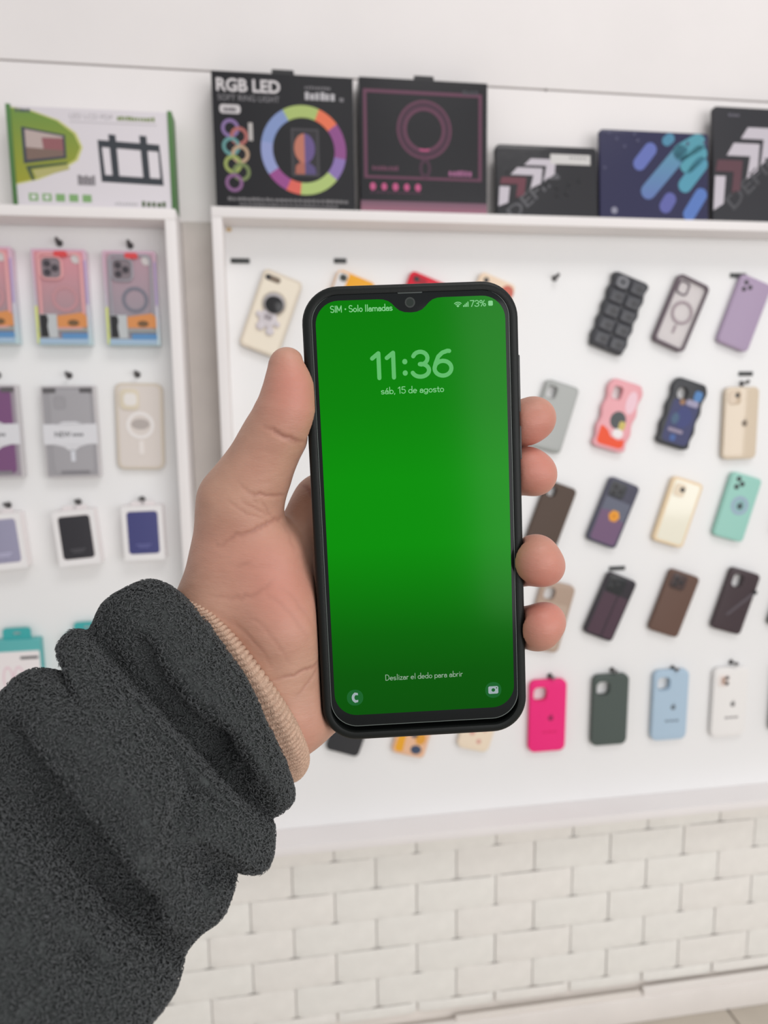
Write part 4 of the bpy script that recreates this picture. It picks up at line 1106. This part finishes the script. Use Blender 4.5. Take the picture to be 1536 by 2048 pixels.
segs = [(-28, 22, (158, 176, 104)), (22, 52, (214, 108, 76)), (52, 100, (132, 72, 128)), (100, 130, (130, 108, 166)), (130, 186, (164, 184, 112)), (186, 206, (206, 96, 84)), (206, 236, (142, 72, 132)), (236, 280, (136, 146, 190)), (280, 332, (122, 140, 184))]
cx, cy = f(.635, .545)
for a0, a1, col in segs: plate('ring_segment', arc(cx, cy, 70, 51, a0, a1), .1, .5, mat(col, .4), c)
ph = plate('phone_picture', frect(f, .545, .385, .745, .735), .1, .3, mat((66, 64, 68), .4), c)
plate('phone_screen', frect(f, .56, .40, .73, .72), .3, .4, mat((44, 42, 46), .4), ph)
fx, fy = f(.64, .53)
plate('face_warm_side', [p for p in circ(fx, fy, 17, 28, 23) if p[0] <= fx+.5], .4, .6, mat((176, 110, 92), .5), ph)
plate('face_cool_side', [p for p in circ(fx, fy, 17, 28, 23) if p[0] >= fx-.5], .4, .6, mat((96, 78, 128), .5), ph)
plate('shoulder_warm_side', fpoly(f, ((.57, .72), (.575, .66), (.61, .63), (.64, .62), (.64, .72))), .4, .55, mat((160, 96, 82), .5), ph)
plate('shoulder_cool_side', fpoly(f, ((.64, .72), (.64, .62), (.68, .64), (.715, .67), (.72, .72))), .4, .55, mat((84, 72, 116), .5), ph)
for i, (x, y, col) in enumerate(((.118, .405, (126, 104, 150)), (.178, .46, (160, 96, 92)), (.12, .535, (92, 140, 140)), (.182, .59, (172, 146, 122)), (.128, .665, (142, 154, 88)), (.186, .72, (110, 124, 80)), (.132, .80, (126, 88, 128)))):
    px, py = f(x, y); plate('colour_ring', circ(px, py, 14.5, 28), .1, .3+i*.03, mat(col, .45), c, [circ(px, py, 9, 28)])
plate('remote_picture', frect(f, .245, .36, .275, .49), .1, .3, mat((172, 168, 166), .5), c)
bars('small_print', f, .08, .905, .95, .93, 26, mat((112, 110, 112), .5), c); bars('small_print', f, .16, .945, .88, .965, 22, mat((104, 102, 104), .5), c)
plate('hang_tab', rrect(36, 8, 2, *f(.5, -.015)), -3, -1, mat((46, 46, 48), .5), c)

# pink ring lamp carton in shrink film
c, f, w, h = shelf_box('ring_lamp_carton', 'black carton with a pink outlined ring lamp in shiny film', 'box', .1515, .371, 1.877, SH_M, 46, mat((42, 42, 45), .25, 'black_film_card', coat=.15, spec=.3, bump=.12, bscale=26), lean=.012)
pm = mat((98, 60, 80), .35, 'dull_pink_print', coat=.1, spec=.3); pm2 = mat((70, 46, 62), .35, 'dark_pink_print', coat=.1, spec=.3); pb = mat((178, 82, 124), .35, 'bright_pink_print', coat=.1, spec=.3)
plate('line_frame', frect(f, .03, .085, .955, .735), .1, .3, pm, c, [frect(f, .055, .11, .93, .715)])
cx, cy = f(.5, .365)
plate('ring_print', circ(cx, cy, 47, 44), .1, .3, pm, c, [circ(cx, cy, 43, 44)])
plate('ring_print', circ(cx, cy, 42, 44), .1, .3, pm2, c, [circ(cx, cy, 36, 44)])
plate('ring_print', circ(cx, cy, 35.5, 44), .1, .3, pm, c, [circ(cx, cy, 30.5, 44)])
plate('ring_glow', arc(cx, cy, 34, 31, 165, 195, 8), .3, .5, pb, c)
cx2, cy2 = f(.505, .65)
plate('lamp_stem', circ(cx2, cy2, 10, 20, 16), .1, .3, pm2, c, [circ(cx2, cy2, 5, 20, 10)])
bars('small_print', f, .09, .64, .30, .675, 8, pm, c); bars('bold_print', f, .69, .655, .88, .70, 6, mat((150, 92, 130), .4), c)
for i in range(5):
    px, py = f(.095+i*.088, .795); plate('feature_icon', circ(px, py, 5.2, 6 if i % 2 else 10, 6.5), .1, .3, pb, c)
bars('icon_caption', f, .07, .83, .48, .845, 10, pm2, c)
plate('pink_band', frect(f, .0, .90, 1, .995), .1, .25, grad_mat((150, 98, 116), (104, 76, 92), 'Y', .004, .022, .2, .7, 'pink_foot_band'), c)
bars('maker_mark', f, .80, .06, .93, .095, 4, mat((60, 60, 66), .4), c)
plate('hang_tab', rrect(34, 8, 2, *f(.5, -.012)), -3, -1, mat((44, 44, 46), .5), c)

# three packed mouse mats
def chevrons(c, f, k, white, red):
    plate('chevron', fpoly(f, [(x*k[0]+k[2], y*k[1]+k[3]) for x, y in ((.27, .27), (.34, .17), (.60, .17), (.58, .40), (.47, .50), (.50, .27))]), .1, .35, white, c)
    plate('chevron', fpoly(f, [(x*k[0]+k[2], y*k[1]+k[3]) for x, y in ((.13, .42), (.20, .31), (.46, .31), (.44, .54), (.33, .62), (.365, .42))]), .1, .35, white, c)
    plate('chevron', fpoly(f, [(x*k[0]+k[2], y*k[1]+k[3]) for x, y in ((.02, .56), (.04, .46), (.29, .46), (.265, .72), (.18, .76), (.20, .56))]), .1, .35, red, c)
    plate('chevron', fpoly(f, [(x*k[0]+k[2], y*k[1]+k[3]) for x, y in ((.015, .60), (.12, .60), (.10, .84), (.0, .90))]), .1, .35, white, c)
film = mat((50, 50, 53), .28, 'black_crinkled_film', coat=.15, spec=.25, bump=.35, bscale=38)
cw = mat((188, 182, 190), .3, coat=.1, spec=.3); crd = mat((104, 62, 72), .3, coat=.1, spec=.3); lt = mat((88, 88, 92), .35)
c, f, w, h = shelf_box('mouse_mat', 'small black mouse mat in crinkled film with a white label', 'mouse mat', .390, .577, 1.788, SH_M, 10, film, -.045, .10, r=9, bev=2)
chevrons(c, f, (.95, .9, .02, .03), cw, crd)
plate('white_label', frect(f, .535, .11, .93, .245), .1, .5, mat((196, 194, 192), .35), c); bars('label_print', f, .72, .14, .90, .165, 6, mat((130, 128, 128), .5), c, .65)
text('lettering', 'DEFIN', *f(.36, .66), 115, 22, lt, c, .15, .01, rot=.72)
for x, y, r in ((.50, .50, 6), (.44, .55, 4), (.60, .55, 5), (.72, .50, 4), (.70, .62, 6), (.60, .66, 4), (.82, .45, 4), (.12, .36, 4)):
    px, py = f(x, y); plate('film_wrinkle', [(px-r, py-r*.4), (px, py-r*1.2), (px+r*.8, py+r*.2), (px+r*.1, py+r*1.3)], .1, 1.2, film, c)

c, f, w, h = shelf_box('mouse_mat', 'navy mouse mat with slanting blue and teal bars', 'mouse mat', .581, .790, 1.820, SH_M, 8, mat((50, 50, 78), .25, 'navy_print_film', coat=.1, spec=.3), -.045, .08, r=6, bev=1.5)
def bar(x0, y0, x1, y1, r, m):
    (a, b), (c_, d) = f(x0, y0), f(x1, y1); an = math.atan2(d-b, c_-a); P = []
    for i in range(9): t = an + PI/2 + PI*i/8; P.append((a + r*math.cos(t), b + r*math.sin(t)))
    for i in range(9): t = an - PI/2 + PI*i/8; P.append((c_ + r*math.cos(t), d + r*math.sin(t)))
    plate('slanting_bar', P, .1, .3, m, c)
def bm_(c0, c1): return grad_mat(c0, c1, 'Y', .02, .14, .3, .5, 'blue_teal_print')
blu = bm_((92, 104, 168), (84, 142, 162))
bar(.36, .36, .46, .20, 12, mat((98, 110, 172), .3, coat=.1, spec=.3)); bar(.44, .66, .74, .22, 14, blu); bar(.74, .22, .90, .10, 15, mat((84, 146, 162), .3, coat=.1, spec=.3)); bar(.78, .58, .93, .34, 13, mat((84, 146, 168), .3, coat=.1, spec=.3))
bar(.60, .82, .64, .74, 12, mat((94, 98, 158), .3, coat=.1, spec=.3)); bar(.82, .90, .93, .68, 12, mat((88, 118, 180), .3, coat=.1, spec=.3)); bar(.61, .10, .64, .07, 9, mat((80, 132, 160), .3, coat=.1, spec=.3)); bar(.80, .36, .92, .22, 14, mat((84, 148, 164), .3, coat=.1, spec=.3))
px, py = f(.13, .88); plate('round_mark', circ(px, py, 6, 18), .1, .3, mat((134, 134, 150), .4), c)
for x, y in ((.08, .04), (.15, .10), (.31, .04), (.34, .11), (.22, .18), (.80, .12), (.96, .10), (.04, .42)):
    px, py = f(x, y); plate('film_wrinkle', [(px-3, py-2), (px+1, py-4), (px+4, py+1), (px, py+4)], .1, 1.0, mat((72, 72, 100), .12, 'navy_fold_glint', coat=1.), c)  # folds coloured paler than the navy mat: film glint put into the colour

c, f, w, h = shelf_box('mouse_mat', 'tall black mouse mat cut off by the photo edge', 'mouse mat', .799, 1.02, 1.8695, SH_M, 8, mat((52, 52, 56), .35, 'black_mat_print', coat=.05, spec=.25), -.045, .08, r=7, bev=1.5)
chevrons(c, f, (.90, .98, .005, .0), cw, mat((92, 64, 72), .35))
text('lettering', 'DEFIN', *f(.37, .60), 140, 26, lt, c, .15, .01, rot=.78)
text('lettering', 'DEFIN', *f(.372, .602), 140, 26, mat((70, 70, 74), .35), c, .3, -.012, rot=.78)
bars('maker_mark', f, .13, .055, .24, .08, 3, mat((96, 94, 104), .4), c)
